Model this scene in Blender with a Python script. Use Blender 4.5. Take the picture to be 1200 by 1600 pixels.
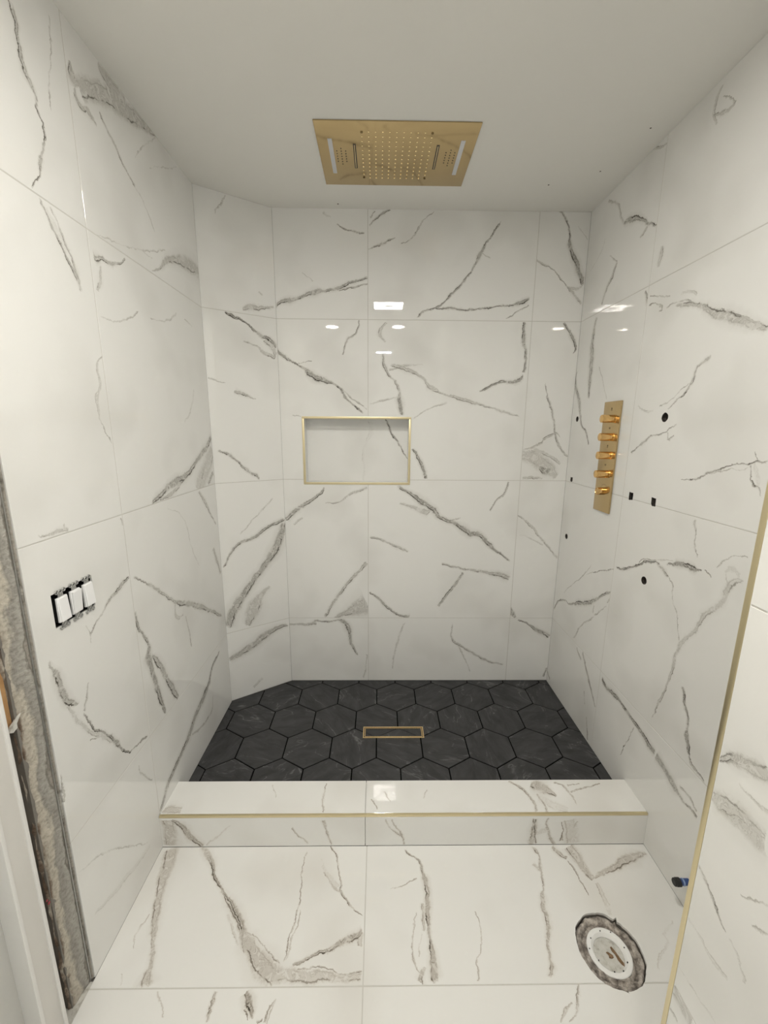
import bpy, bmesh, math, random
from mathutils import Vector, Matrix, noise as mnoise

sc = bpy.context.scene
for o in list(bpy.data.objects):
    bpy.data.objects.remove(o)
C = sc.collection

# ------------------------------------------------------------------ camera
CAM_H = 1.5361
right = Vector((0.99990406, -0.01216016, 0.00663304))
up = Vector((-0.00406025, 0.20052332, 0.97968052))
fwd = Vector((0.01324315, 0.97961346, -0.20045471))
camd = bpy.data.cameras.new('camera')
camd.sensor_fit = 'HORIZONTAL'
camd.sensor_width = 36.0
camd.lens = 633.827 / 1200 * 36.0
camd.clip_start = 0.02
cam = bpy.data.objects.new('camera', camd)
M = Matrix((right, up, -fwd)).transposed().to_4x4()
M.translation = Vector((0, 0, CAM_H))
cam.matrix_world = M
C.objects.link(cam)
sc.camera = cam

# ------------------------------------------------------------------ world, exposure, light levels
w = bpy.data.worlds.new('world'); sc.world = w
w.use_nodes = True
w.node_tree.nodes['Background'].inputs[0].default_value = (0.02, 0.02, 0.02, 1)
sc.view_settings.view_transform = 'Standard'
sc.view_settings.look = 'None'
sc.view_settings.exposure = 1.88
sc.view_settings.gamma = 1.0
sc.view_settings.use_curve_mapping = False
sc.cycles.use_light_tree = False
sc.cycles.adaptive_threshold = 0.02
sc.cycles.sample_clamp_indirect = 0.0
sc.cycles.caustics_reflective = False
sc.cycles.caustics_refractive = False
sc.cycles.max_bounces = 8
sc.cycles.diffuse_bounces = 5
sc.cycles.glossy_bounces = 5
E_FAN = (1.0, 0.975, 0.91, 28.0)      # square fan light over the room
E_DOWN = (1.0, 0.93, 0.80, 54.0)     # two warm recessed downlights
E_HALL = (0.80, 0.90, 1.0, 38.0)     # cool light further back

# ------------------------------------------------------------------ measures (metres)
XL, XR, YB = -0.8018, 1.0098, 2.1685
ZC, ZF = 2.556, 0.0682
Z1, Z2, Z3 = 2.0685, 1.2685, 0.4685
CHX, CHY = -0.5111, 1.9838
YL, YR = 1.2511, 1.6464
XS, YS = 0.5862, 0.6008
YC1, YC0, ZCT = 1.2437, 1.3942, 0.1386
YLE, XP, YD = 0.8764, -0.0387, 0.8512
TH = 0.008
REAR = -2.6
random.seed(7)

VEINS = {
 'B00': [(-0.5126,0.4297,0.9982,0.0605,0.1552,0.5,[(0.0,0.0,0.0075),(0.663,-0.0062,0.0093),(1.0,0.0,0.0129)]),(-0.3744,0.454,0.7538,-0.6571,0.3402,0.75,[(0.0,0.0,0.0056),(0.204,0.0507,0.0074),(0.395,0.1073,0.0111),(0.574,0.0886,0.0175),(0.72,0.044,0.0123),(0.906,0.0104,0.0071),(1.0,-0.0,0.0036)]),(-0.0654,0.2401,-0.1369,-0.9906,0.1578,0.3,[(0.0,0.0,0.0035),(0.618,0.0044,0.0053),(1.0,0.0,0.0054)])],
 'B01': [(-0.5074,1.0474,0.7747,0.6323,0.2826,0.75,[(0.0,0.0,0.0113),(0.218,0.0036,0.0129),(0.534,-0.0049,0.0113),(0.825,-0.0082,0.008),(1.0,0.0,0.0048)]),(-0.2904,1.1395,0.935,0.3547,0.2426,0.45,[(0.0,0.0,0.0033),(0.33,-0.0176,0.0049),(0.566,-0.0041,0.0065),(1.0,0.0,0.0065)]),(-0.3053,0.4744,0.5899,0.8075,0.4085,0.55,[(0.0,0.0,0.0069),(0.262,0.0124,0.0086),(0.559,0.0151,0.0103),(0.816,0.0075,0.0103),(1.0,0.0,0.0136)]),(-0.2539,0.4707,0.9257,0.3782,0.2098,0.5,[(0.0,0.0,0.0055),(0.265,-0.0007,0.0182),(0.625,0.0023,0.0454),(1.0,0.0,0.0726)]),(-0.4644,1.0224,0.7922,0.6103,0.0634,0.25,[(0.0,0.0,0.0049),(1.0,0.0,0.0065)])],
 'B02': [(-0.5134,1.929,0.812,-0.5837,0.5331,0.9,[(0.0,0.0,0.0058),(0.081,-0.0135,0.0077),(0.222,-0.0043,0.0048),(0.305,-0.0006,0.0077),(0.398,-0.0046,0.0163),(0.539,0.0154,0.0134),(0.646,0.0279,0.0048),(0.726,0.0181,0.0079),(0.812,0.0043,0.0059),(1.0,0.0,0.0039)]),(-0.2372,1.76,0.8107,-0.5854,0.2178,0.4,[(0.0,0.0,0.0029),(0.256,0.0058,0.0039),(0.664,0.0,0.0039),(1.0,0.0,0.0029)]),(-0.41,1.8612,0.9898,0.1423,0.0689,0.5,[(0.0,0.0,0.0018),(1.0,0.0,0.0023)]),(-0.1,2.0686,-0.4552,-0.8904,0.1894,0.55,[(0.0,0.0,0.0038),(0.266,0.0115,0.0038),(0.452,0.0023,0.0056),(0.672,-0.0092,0.0047),(1.0,0.0,0.0019)]),(-0.4489,1.6056,0.9783,-0.207,0.0454,0.3,[(0.0,0.0,0.0029),(1.0,0.0,0.0025)])],
 'B03': [(-0.514,2.121,0.957,0.29,0.4788,0.65,[(0.0,0.0,0.0061),(0.094,0.0142,0.0095),(0.163,0.0091,0.0121),(0.297,0.0084,0.0078),(0.425,0.0131,0.0146),(0.541,0.0014,0.006),(0.681,-0.0047,0.0086),(0.829,0.0016,0.006),(1.0,0.0,0.0051)]),(-0.2008,2.1981,0.9769,0.2136,0.1484,0.55,[(0.0,0.0,0.0026),(0.591,0.0038,0.0043),(1.0,0.0,0.0034)]),(-0.3765,2.2777,0.8231,-0.5679,0.0666,0.25,[(0.0,0.0,0.0013),(1.0,0.0,0.0018)]),(-0.2054,2.4876,0.9678,-0.2517,0.1367,0.55,[(0.0,0.0,0.0025),(0.358,-0.0078,0.0034),(0.635,-0.0085,0.0041),(1.0,0.0,0.0033)]),(-0.2681,2.5355,0.9165,-0.4001,0.0393,0.2,[(0.0,0.0,0.0042),(1.0,0.0,0.0025)])],
 'B10': [(0.1559,0.4449,-0.2287,-0.9735,0.3105,0.3,[(0.0,0.0,0.0035),(0.371,-0.0122,0.0053),(0.75,-0.0101,0.0044),(1.0,0.0,0.0036)]),(0.4282,0.4301,0.7754,-0.6314,0.4099,0.5,[(0.0,0.0,0.0043),(0.217,-0.074,0.0071),(0.509,-0.0632,0.0074),(0.806,-0.0394,0.0076),(1.0,0.0,0.0058)]),(0.4595,0.3071,0.4304,-0.9026,0.2046,0.25,[(0.0,0.0,0.0035),(0.483,0.0059,0.0035),(1.0,0.0,0.0036)])],
 'B11': [(0.0973,1.2345,0.8363,-0.5482,0.7651,0.85,[(0.0,0.0,0.0081),(0.12,0.0082,0.0113),(0.228,0.0034,0.0179),(0.306,0.0032,0.0163),(0.397,-0.0107,0.0115),(0.512,0.0072,0.0132),(0.62,0.0051,0.0183),(0.709,0.0251,0.0133),(0.787,0.0135,0.0116),(0.892,0.004,0.0067),(1.0,0.0,0.005)]),(0.1147,1.1413,0.9827,-0.1852,0.1747,0.4,[(0.0,0.0,0.0049),(0.486,-0.0089,0.0099),(0.883,-0.0209,0.0166),(1.0,0.0,0.0117)]),(-0.0476,0.9511,0.9352,-0.354,0.2312,0.55,[(0.0,0.0,0.0068),(0.371,0.0071,0.0051),(0.687,0.002,0.0085),(1.0,-0.0,0.0051)]),(0.3546,0.7965,0.9783,-0.207,0.3982,0.55,[(0.0,0.0,0.0052),(0.22,-0.0029,0.0052),(0.438,-0.0024,0.007),(0.74,0.0052,0.0123),(1.0,0.0,0.0193)]),(0.4744,0.7491,-0.5347,-0.845,0.2459,0.7,[(0.0,0.0,0.0087),(0.282,0.0071,0.0105),(0.635,0.005,0.0089),(1.0,0.0,0.0072)]),(-0.0511,0.6264,0.8347,-0.5507,0.2721,0.7,[(0.0,0.0,0.0053),(0.248,-0.0032,0.0071),(0.517,-0.0205,0.0089),(0.75,-0.0227,0.0073),(1.0,0.0,0.0092)]),(0.7014,1.2634,-0.4879,-0.8729,0.1888,0.5,[(0.0,0.0,0.0041),(0.339,0.0127,0.0067),(0.686,-0.0031,0.0051),(1.0,0.0,0.0034)]),(0.4031,1.051,0.955,0.2966,0.0458,0.45,[(0.0,0.0,0.0034),(1.0,0.0,0.0034)])],
 'B12': [(0.7237,2.0643,0.0633,-0.998,0.2449,0.75,[(0.0,0.0,0.0051),(0.303,-0.0021,0.0092),(0.541,0.0058,0.0071),(0.741,0.0095,0.0062),(1.0,0.0,0.0073)]),(0.74,1.81,-0.9373,-0.3485,0.2343,0.85,[(0.0,0.0,0.0032),(0.134,0.015,0.0113),(0.354,0.0049,0.007),(0.566,-0.011,0.0071),(0.782,-0.006,0.0072),(1.0,0.0,0.0021)]),(0.0367,2.0549,-0.1043,-0.9945,0.0907,0.35,[(0.0,0.0,0.0078),(0.51,-0.0305,0.0121),(1.0,0.0,0.007)]),(0.0174,1.9068,0.4336,-0.9011,0.2072,0.5,[(0.0,0.0,0.0051),(0.276,-0.0157,0.0082),(0.512,-0.0159,0.0041),(0.738,0.0022,0.0051),(1.0,0.0,0.0073)]),(0.1051,1.7251,0.1484,-0.9889,0.1179,0.9,[(0.0,0.0,0.0052),(0.381,-0.0061,0.0136),(0.775,-0.0049,0.0115),(1.0,0.0,0.0063)]),(0.0589,1.8585,0.9383,-0.3458,0.7252,0.45,[(0.0,0.0,0.0098),(0.134,0.0054,0.0128),(0.248,-0.0058,0.008),(0.309,-0.0317,0.0131),(0.437,-0.0394,0.005),(0.543,-0.0321,0.0121),(0.649,-0.0249,0.0081),(0.755,-0.0175,0.004),(0.872,-0.013,0.0061),(1.0,0.0,0.002)]),(0.0489,1.829,0.9848,0.1739,0.1776,0.3,[(0.0,0.0,0.0049),(0.48,0.0105,0.0069),(1.0,0.0,0.0029)]),(0.1779,1.5884,0.8948,0.4465,0.1975,0.28,[(0.0,0.0,0.0031),(0.376,0.0093,0.0031),(1.0,0.0,0.0041)]),(-0.0492,1.6584,0.9593,0.2823,0.1471,0.3,[(0.0,0.0,0.0041),(0.484,0.0007,0.0051),(1.0,0.0,0.003)]),(0.1738,1.4355,0.442,-0.897,0.1782,0.85,[(0.0,0.0,0.0063),(0.253,0.0104,0.0079),(0.602,0.0115,0.0095),(1.0,0.0,0.0064)])],
 'B13': [(0.58,2.5083,-0.6736,-0.7391,0.5822,0.7,[(0.0,0.0,0.0019),(0.051,0.0026,0.0038),(0.17,0.0111,0.0039),(0.274,0.0238,0.0078),(0.373,0.0402,0.0049),(0.462,0.0504,0.0039),(0.552,0.0538,0.0048),(0.649,0.0467,0.0058),(0.758,0.046,0.0039),(0.846,0.0323,0.0048),(0.951,0.0005,0.0048),(1.0,0.0,0.002)]),(0.2723,2.1227,0.9948,0.1021,0.473,0.8,[(0.0,0.0,0.0023),(0.201,-0.0088,0.0056),(0.392,-0.0218,0.0037),(0.69,-0.019,0.0037),(0.839,-0.0181,0.0066),(0.946,-0.0088,0.0105),(1.0,0.0,0.0067)]),(0.7398,2.145,-0.8414,-0.5404,0.1265,0.45,[(0.0,0.0,0.0029),(0.543,-0.0002,0.003),(1.0,-0.0,0.002)]),(0.4932,2.3745,0.8689,-0.495,0.0492,0.4,[(0.0,0.0,0.0018),(1.0,0.0,0.0027)]),(-0.0488,2.4861,0.8274,0.5616,0.1195,0.7,[(0.0,0.0,0.0036),(0.377,0.0063,0.0045),(0.765,0.0063,0.0053),(1.0,0.0,0.0035)]),(-0.0488,2.5204,0.668,0.7441,0.0359,0.5,[(0.0,0.0,0.0027),(1.0,0.0,0.0036)]),(-0.0537,2.3859,0.9352,0.354,0.1403,0.55,[(0.0,0.0,0.0018),(0.512,-0.0029,0.0044),(0.816,0.0002,0.0036),(1.0,0.0,0.0018)]),(0.2615,2.5541,-0.7349,-0.6781,0.2168,0.4,[(0.0,0.0,0.0018),(0.245,-0.0019,0.0027),(0.496,0.0013,0.0047),(0.728,0.0143,0.0037),(1.0,0.0,0.0018)])],
 'B20': [(0.809,0.4546,0.8867,-0.4623,0.2162,0.75,[(0.0,0.0,0.0054),(0.31,0.0075,0.0072),(0.618,-0.0003,0.0143),(1.0,0.0,0.0108)]),(0.988,0.0921,0.2925,0.9563,0.0621,0.6,[(0.0,0.0,0.0056),(1.0,-0.0,0.0056)])],
 'B21': [(0.7635,1.0776,0.7037,-0.7105,0.3438,0.4,[(0.0,0.0,0.0032),(0.29,0.0125,0.0081),(0.537,0.0062,0.0065),(0.811,0.0036,0.0049),(1.0,0.0,0.0049)]),(0.7798,0.9676,0.918,-0.3965,0.1506,0.2,[(0.0,0.0,0.0033),(0.357,0.0048,0.0033),(1.0,0.0,0.005)]),(0.7584,0.5326,0.5018,-0.865,0.0707,0.75,[(0.0,0.0,0.0102),(0.557,-0.0059,0.0154),(1.0,0.0,0.0069)])],
 'B22': [(0.8551,1.7711,0.2809,-0.9597,0.261,0.6,[(0.0,0.0,0.0015),(0.217,-0.0028,0.0031),(0.469,0.0056,0.0052),(0.716,0.0059,0.0052),(1.0,0.0,0.0064)]),(0.9284,1.5206,0.5182,-0.8553,0.1485,0.6,[(0.0,0.0,0.0063),(0.358,-0.0139,0.0073),(0.729,-0.0047,0.0052),(1.0,0.0,0.0042)]),(0.9627,1.4998,-0.9534,-0.3016,0.215,0.5,[(0.0,0.0,0.0031),(0.125,-0.0281,0.0074),(0.388,-0.0203,0.0077),(0.487,0.0008,0.0077),(0.775,0.0061,0.0054),(1.0,0.0,0.0032)]),(0.7506,1.4075,0.874,-0.486,0.2373,0.42,[(0.0,0.0,0.031),(0.33,0.0205,0.0463),(0.667,0.0163,0.0462),(1.0,0.0,0.0155)]),(0.8571,1.3383,0.9901,-0.1403,0.0659,0.8,[(0.0,0.0,0.0109),(0.67,-0.0129,0.0238),(1.0,0.0,0.0083)]),(0.7727,1.2832,0.9997,-0.0233,0.1135,0.4,[(0.0,0.0,0.0081),(0.568,0.0035,0.0081),(1.0,-0.0,0.0032)]),(0.8091,1.4347,0.9057,-0.4238,0.1844,0.35,[(0.0,0.0,0.0154),(0.555,0.0137,0.0107),(1.0,0.0,0.0077)]),(0.9243,2.0662,0.4075,-0.9132,0.1653,0.8,[(0.0,0.0,0.0039),(0.324,0.0089,0.0068),(0.527,0.014,0.0088),(0.786,0.016,0.0071),(1.0,0.0,0.0042)])],
 'B23': [(0.8431,2.5578,0.4399,-0.8981,0.3602,0.85,[(0.0,0.0,0.0043),(0.07,0.0214,0.0044),(0.183,0.0269,0.0037),(0.345,0.0176,0.0048),(0.474,0.0034,0.0105),(0.695,0.0053,0.0133),(0.861,0.0046,0.0115),(1.0,0.0,0.0058)]),(0.751,2.3552,0.8027,-0.5964,0.2088,0.45,[(0.0,0.0,0.0018),(0.216,0.004,0.0062),(0.519,0.0149,0.0027),(0.787,0.012,0.0028),(1.0,-0.0,0.0028)]),(0.9186,2.2307,0.9989,-0.0461,0.0808,0.35,[(0.0,0.0,0.0027),(0.521,-0.0114,0.0091),(1.0,0.0,0.0047)]),(0.924,2.2262,0.711,-0.7032,0.1104,0.45,[(0.0,0.0,0.0023),(0.546,0.0021,0.0065),(1.0,0.0,0.0037)]),(0.9515,2.4955,0.6559,-0.7548,0.0766,0.3,[(0.0,0.0,0.0013),(1.0,0.0,0.0018)])],
 'F01': [(-0.6095,0.8435,0.6091,-0.7931,0.0674,0.35,[(0.0,0.0,0.0028),(0.491,0.0037,0.0017),(1.0,0.0,0.0015)]),(-0.4472,0.8421,-0.0388,-0.9992,0.0585,0.55,[(0.0,0.0,0.0039),(0.278,-0.0009,0.0044),(0.599,-0.0004,0.0038),(1.0,0.0,0.0026)]),(-0.3651,0.8426,0.584,-0.8118,0.0629,0.85,[(0.0,0.0,0.0102),(0.352,0.0007,0.0112),(0.698,-0.0013,0.0096),(1.0,-0.0,0.0029)]),(-0.356,0.8064,0.5569,-0.8306,0.0263,0.5,[(0.0,0.0,0.0013),(1.0,0.0,0.0013)]),(-0.2807,0.8245,-0.3283,-0.9446,0.0446,0.4,[(0.0,0.0,0.0013),(0.564,-0.0044,0.0021),(1.0,0.0,0.0026)]),(-0.3135,0.7843,0.9051,0.4252,0.0123,0.5,[(0.0,0.0,0.0043),(1.0,0.0,0.0021)]),(-0.2776,0.8263,-0.2391,-0.971,0.0472,0.25,[(0.0,0.0,0.0014),(0.463,-0.0026,0.0016),(1.0,0.0,0.0016)])],
 'F02': [(-0.7678,1.2415,0.2969,-0.9549,0.4049,0.45,[(0.0,0.0,0.0314),(0.133,-0.0007,0.0277),(0.26,-0.0071,0.0237),(0.382,-0.01,0.0189),(0.513,-0.0086,0.0148),(0.649,-0.0062,0.0123),(0.777,-0.0012,0.008),(0.871,0.0014,0.0082),(0.946,-0.0022,0.0161),(1.0,0.0,0.0198)]),(-0.6616,1.243,0.7101,-0.7041,0.5325,0.5,[(0.0,0.0,0.0087),(0.088,0.0088,0.0125),(0.187,0.0038,0.0098),(0.271,-0.0055,0.0055),(0.383,-0.0057,0.0068),(0.471,-0.0077,0.0117),(0.563,-0.0053,0.0141),(0.661,-0.0121,0.0126),(0.728,-0.0179,0.0216),(0.815,-0.0177,0.0248),(0.906,-0.0137,0.0318),(1.0,0.0,0.0285)]),(-0.615,1.2161,0.6024,-0.7982,0.359,0.7,[(0.0,0.0,0.0024),(0.22,-0.005,0.0039),(0.455,0.0058,0.0037),(0.609,0.0136,0.0051),(0.809,0.0206,0.0047),(0.904,0.0089,0.0039),(1.0,0.0,0.0026)]),(-0.4833,1.0282,0.6242,-0.7813,0.1025,0.2,[(0.0,0.0,0.0051),(0.515,-0.0,0.005),(1.0,-0.0,0.0034)]),(-0.4067,0.9817,0.8282,-0.5604,0.1462,0.5,[(0.0,0.0,0.0018),(0.371,0.007,0.0023),(0.711,0.0011,0.0022),(1.0,0.0,0.0022)]),(-0.3038,0.8765,0.9997,-0.0242,0.2632,0.38,[(0.0,0.0,0.0209),(0.188,0.0008,0.0187),(0.398,-0.0004,0.0187),(0.607,0.0004,0.0165),(0.818,-0.0049,0.0123),(1.0,0.0,0.0125)]),(-0.2298,0.8907,0.9991,-0.0421,0.1887,0.45,[(0.0,0.0,0.0017),(0.322,0.0042,0.0021),(0.533,0.0013,0.0021),(0.746,-0.0079,0.0025),(1.0,0.0,0.0017)]),(-0.2474,0.8951,0.9249,0.3803,0.2201,0.7,[(0.0,0.0,0.0024),(0.153,-0.0,0.0049),(0.336,0.0,0.0059),(0.518,-0.0045,0.0074),(0.685,-0.0023,0.0101),(0.849,-0.0046,0.0118),(1.0,0.0,0.0096)]),(-0.0496,0.9739,-0.1294,-0.9916,0.0337,0.3,[(0.0,0.0,0.012),(1.0,0.0,0.0087)]),(-0.2567,1.2275,-0.0571,-0.9984,0.3218,0.45,[(0.0,0.0,0.0022),(0.149,-0.0064,0.0018),(0.453,0.0074,0.0023),(0.657,0.0083,0.0025),(0.828,0.0048,0.0021),(1.0,0.0,0.0015)]),(-0.2491,1.0371,-0.1657,-0.9862,0.1283,0.3,[(0.0,0.0,0.0013),(0.322,0.0057,0.0016),(0.635,0.0025,0.0018),(1.0,0.0,0.0018)]),(-0.1729,1.2425,0.4949,-0.869,0.2577,0.55,[(0.0,0.0,0.0027),(0.165,0.0009,0.0027),(0.354,-0.0073,0.0027),(0.514,-0.0229,0.0033),(0.623,-0.0335,0.0037),(0.767,-0.026,0.0035),(0.902,-0.015,0.0022),(1.0,0.0,0.0016)]),(-0.1898,1.1536,0.7073,-0.7069,0.0951,0.4,[(0.0,0.0,0.0016),(0.336,-0.0036,0.0024),(0.685,-0.0048,0.0047),(1.0,0.0,0.004)]),(-0.2065,1.1996,0.6041,-0.7969,0.1199,0.2,[(0.0,0.0,0.0033),(0.567,-0.0075,0.0093),(1.0,0.0,0.006)]),(-0.7333,1.0302,0.0012,-1.0,0.0888,0.25,[(0.0,0.0,0.0018),(0.571,-0.0105,0.0026),(1.0,0.0,0.0014)]),(-0.7296,0.8843,0.2995,-0.9541,0.028,0.2,[(0.0,0.0,0.0012),(1.0,0.0,0.0012)])],
 'F11': [(0.5723,0.849,-0.6165,-0.7873,0.0935,0.45,[(0.0,0.0,0.0021),(0.255,0.0038,0.0033),(0.598,0.0064,0.0029),(1.0,0.0,0.0012)]),(0.5375,0.8145,-0.8037,-0.595,0.0651,0.25,[(0.0,0.0,0.0012),(0.427,-0.0042,0.0026),(1.0,-0.0,0.0017)])],
 'F12': [(0.1001,1.225,0.1795,-0.9838,0.375,0.65,[(0.0,0.0,0.0029),(0.068,0.0227,0.0057),(0.142,0.044,0.0043),(0.231,0.045,0.0042),(0.292,0.0487,0.0095),(0.388,0.0447,0.0085),(0.505,0.0333,0.0095),(0.601,0.0235,0.0068),(0.693,0.016,0.0054),(0.782,0.0117,0.0076),(0.866,0.0076,0.0115),(0.935,0.0051,0.0123),(1.0,0.0,0.0082)]),(0.1379,1.1293,-0.9459,-0.3244,0.1001,0.35,[(0.0,0.0,0.0018),(0.375,0.003,0.0018),(1.0,0.0,0.0012)]),(0.1503,1.0559,-0.0667,-0.9978,0.0788,0.4,[(0.0,0.0,0.0064),(0.48,0.0016,0.0062),(1.0,0.0,0.0048)]),(0.1256,1.0289,0.0025,-1.0,0.1518,0.4,[(0.0,0.0,0.0012),(0.402,-0.0145,0.0021),(0.681,-0.0192,0.0029),(0.915,-0.0099,0.0028),(1.0,-0.0,0.0021)]),(0.1241,0.8585,0.4615,0.8872,0.0377,0.5,[(0.0,0.0,0.0104),(0.528,0.002,0.0078),(1.0,0.0,0.0041)]),(0.1415,0.9724,-0.295,-0.9555,0.0588,0.2,[(0.0,0.0,0.0012),(1.0,-0.0,0.0012)]),(0.3217,1.03,-0.1851,-0.9827,0.1697,0.35,[(0.0,0.0,0.0013),(0.253,0.0111,0.0015),(0.514,0.0116,0.0017),(0.812,-0.0022,0.0021),(1.0,0.0,0.0027)]),(0.5843,1.2367,-0.228,-0.9737,0.3825,0.55,[(0.0,0.0,0.0073),(0.06,0.0121,0.0058),(0.088,0.0195,0.0033),(0.167,0.021,0.0043),(0.274,0.0207,0.0029),(0.362,0.0185,0.0032),(0.438,0.0087,0.008),(0.517,0.0095,0.0086),(0.603,0.0149,0.0067),(0.688,0.0147,0.0061),(0.796,0.0081,0.0059),(0.883,0.0074,0.005),(0.924,0.0095,0.007),(1.0,0.0,0.0064)]),(0.5615,1.1756,0.6838,-0.7297,0.032,0.4,[(0.0,0.0,0.005),(0.57,0.0022,0.0064),(1.0,0.0,0.0036)]),(0.6589,1.2375,0.6509,-0.7592,0.0552,0.6,[(0.0,0.0,0.0078),(0.533,-0.0064,0.0093),(1.0,-0.0,0.0074)]),(0.6938,1.1866,0.143,-0.9897,0.1146,0.5,[(0.0,0.0,0.0037),(0.367,0.0058,0.0028),(0.707,0.0055,0.0026),(1.0,0.0,0.0016)]),(0.7228,1.2358,0.2561,-0.9667,0.1194,0.5,[(0.0,0.0,0.0231),(0.22,0.0008,0.0263),(0.529,-0.0011,0.0182),(0.825,-0.0028,0.0144),(1.0,0.0,0.0072)]),(0.7548,1.1231,0.9399,0.3414,0.2599,0.5,[(0.0,0.0,0.0023),(0.14,0.0042,0.0093),(0.328,0.0043,0.012),(0.521,0.0043,0.0144),(0.695,0.0066,0.0196),(0.852,0.0044,0.0129),(1.0,0.0,0.0053)]),(0.7581,1.1122,-0.0335,-0.9994,0.0959,0.25,[(0.0,0.0,0.0055),(0.33,0.0047,0.0097),(0.698,0.0039,0.0121),(1.0,0.0,0.0087)]),(0.9469,0.9962,-0.7547,-0.656,0.1767,0.12,[(0.0,0.0,0.0018),(0.325,-0.0088,0.0039),(0.451,0.0057,0.0039),(0.752,-0.0029,0.0035),(1.0,0.0,0.0026)])],
 'H00': [(0.0046,0.3142,0.9444,0.3289,0.3487,0.65,[(0.0,0.0,0.0149),(0.196,0.0013,0.0208),(0.397,0.0026,0.0231),(0.564,0.014,0.0253),(0.779,0.0189,0.0175),(1.0,0.0,0.0116)]),(0.12,0.1091,0.8157,0.5785,0.0644,0.25,[(0.0,0.0,0.0082),(1.0,0.0,0.0062)])],
 'H01': [(0.0101,0.8356,0.8401,0.5425,0.3967,0.75,[(0.0,0.0,0.0046),(0.113,0.0232,0.0063),(0.325,0.0495,0.0081),(0.523,0.0275,0.0083),(0.759,0.0219,0.0101),(1.0,0.0,0.012)]),(0.0097,0.5041,0.5278,0.8493,0.621,0.75,[(0.0,0.0,0.0245),(0.173,0.0144,0.0283),(0.332,0.0061,0.0223),(0.481,-0.0063,0.0191),(0.605,-0.0194,0.0192),(0.741,-0.0286,0.0261),(0.895,-0.0174,0.0224),(1.0,0.0,0.0137)]),(0.1094,0.4852,0.5538,0.8327,0.2403,0.45,[(0.0,0.0,0.0171),(0.385,0.017,0.0433),(0.678,0.021,0.0269),(1.0,0.0,0.0073)]),(0.1021,0.9967,0.7188,0.6952,0.2518,0.3,[(0.0,0.0,0.0024),(0.317,0.0013,0.0032),(0.684,0.002,0.0032),(1.0,0.0,0.0033)])],
 'H02': [(0.1029,2.0672,0.8736,-0.4866,0.2718,0.9,[(0.0,0.0,0.0037),(0.123,-0.0003,0.0073),(0.301,0.0102,0.0047),(0.491,0.0065,0.0058),(0.652,0.001,0.0068),(0.832,0.0092,0.0099),(1.0,0.0,0.0072)]),(0.1733,1.9413,0.988,-0.1544,0.1701,0.45,[(0.0,0.0,0.0045),(0.378,-0.0005,0.0067),(0.556,-0.0199,0.0098),(0.904,-0.0323,0.0109),(1.0,-0.0,0.0063)]),(0.276,1.9619,0.6364,-0.7713,0.0857,0.35,[(0.0,0.0,0.0098),(0.479,0.0143,0.0204),(1.0,0.0,0.0103)]),(0.0051,1.7624,0.9768,-0.2142,0.0775,0.25,[(0.0,0.0,0.0036),(0.552,-0.001,0.0027),(1.0,0.0,0.0018)]),(0.1229,1.7128,0.9401,-0.3408,0.1058,0.6,[(0.0,0.0,0.0065),(0.268,-0.0006,0.0085),(0.722,-0.0002,0.0048),(1.0,0.0,0.0024)]),(0.0237,1.4304,0.7933,-0.6088,0.25,0.7,[(0.0,0.0,0.0031),(0.25,0.0135,0.0063),(0.465,0.0066,0.0053),(0.64,-0.002,0.0075),(0.89,0.0014,0.0066),(1.0,0.0,0.0022)])],
 'H03': [(0.1824,2.0876,0.9789,0.2044,0.1575,0.5,[(0.0,0.0,0.008),(0.275,0.006,0.015),(0.535,-0.0004,0.0102),(1.0,0.0,0.0043)]),(0.2643,2.1768,0.7849,-0.6197,0.0226,0.4,[(0.0,0.0,0.004),(1.0,-0.0,0.004)]),(0.1357,2.5467,-0.5507,-0.8347,0.0984,0.3,[(0.0,0.0,0.0027),(0.435,0.0009,0.0034),(1.0,0.0,0.002)])],
 'K00': [(-0.1991,0.1207,0.2037,-0.979,0.1176,0.5,[(0.0,0.0,0.0072),(0.348,-0.0022,0.0044),(0.699,0.0029,0.0036),(1.0,0.0,0.0029)]),(-0.3172,0.0855,0.6,-0.8,0.0967,0.35,[(0.0,0.0,0.0019),(0.413,-0.0049,0.0032),(0.769,0.0041,0.0032),(1.0,-0.0,0.0019)]),(-0.7709,0.1232,-0.0082,-1.0,0.117,0.45,[(0.0,0.0,0.0285),(0.367,0.0031,0.0284),(1.0,-0.0,0.0285)]),(-0.7568,0.1231,0.6565,-0.7543,0.1562,0.65,[(0.0,0.0,0.0042),(0.33,0.0066,0.0138),(0.712,-0.0045,0.0138),(1.0,-0.0,0.0127)]),(-0.5406,0.1001,-0.738,-0.6748,0.1342,0.2,[(0.0,0.0,0.0019),(0.49,0.0039,0.0031),(1.0,0.0,0.0031)])],
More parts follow.
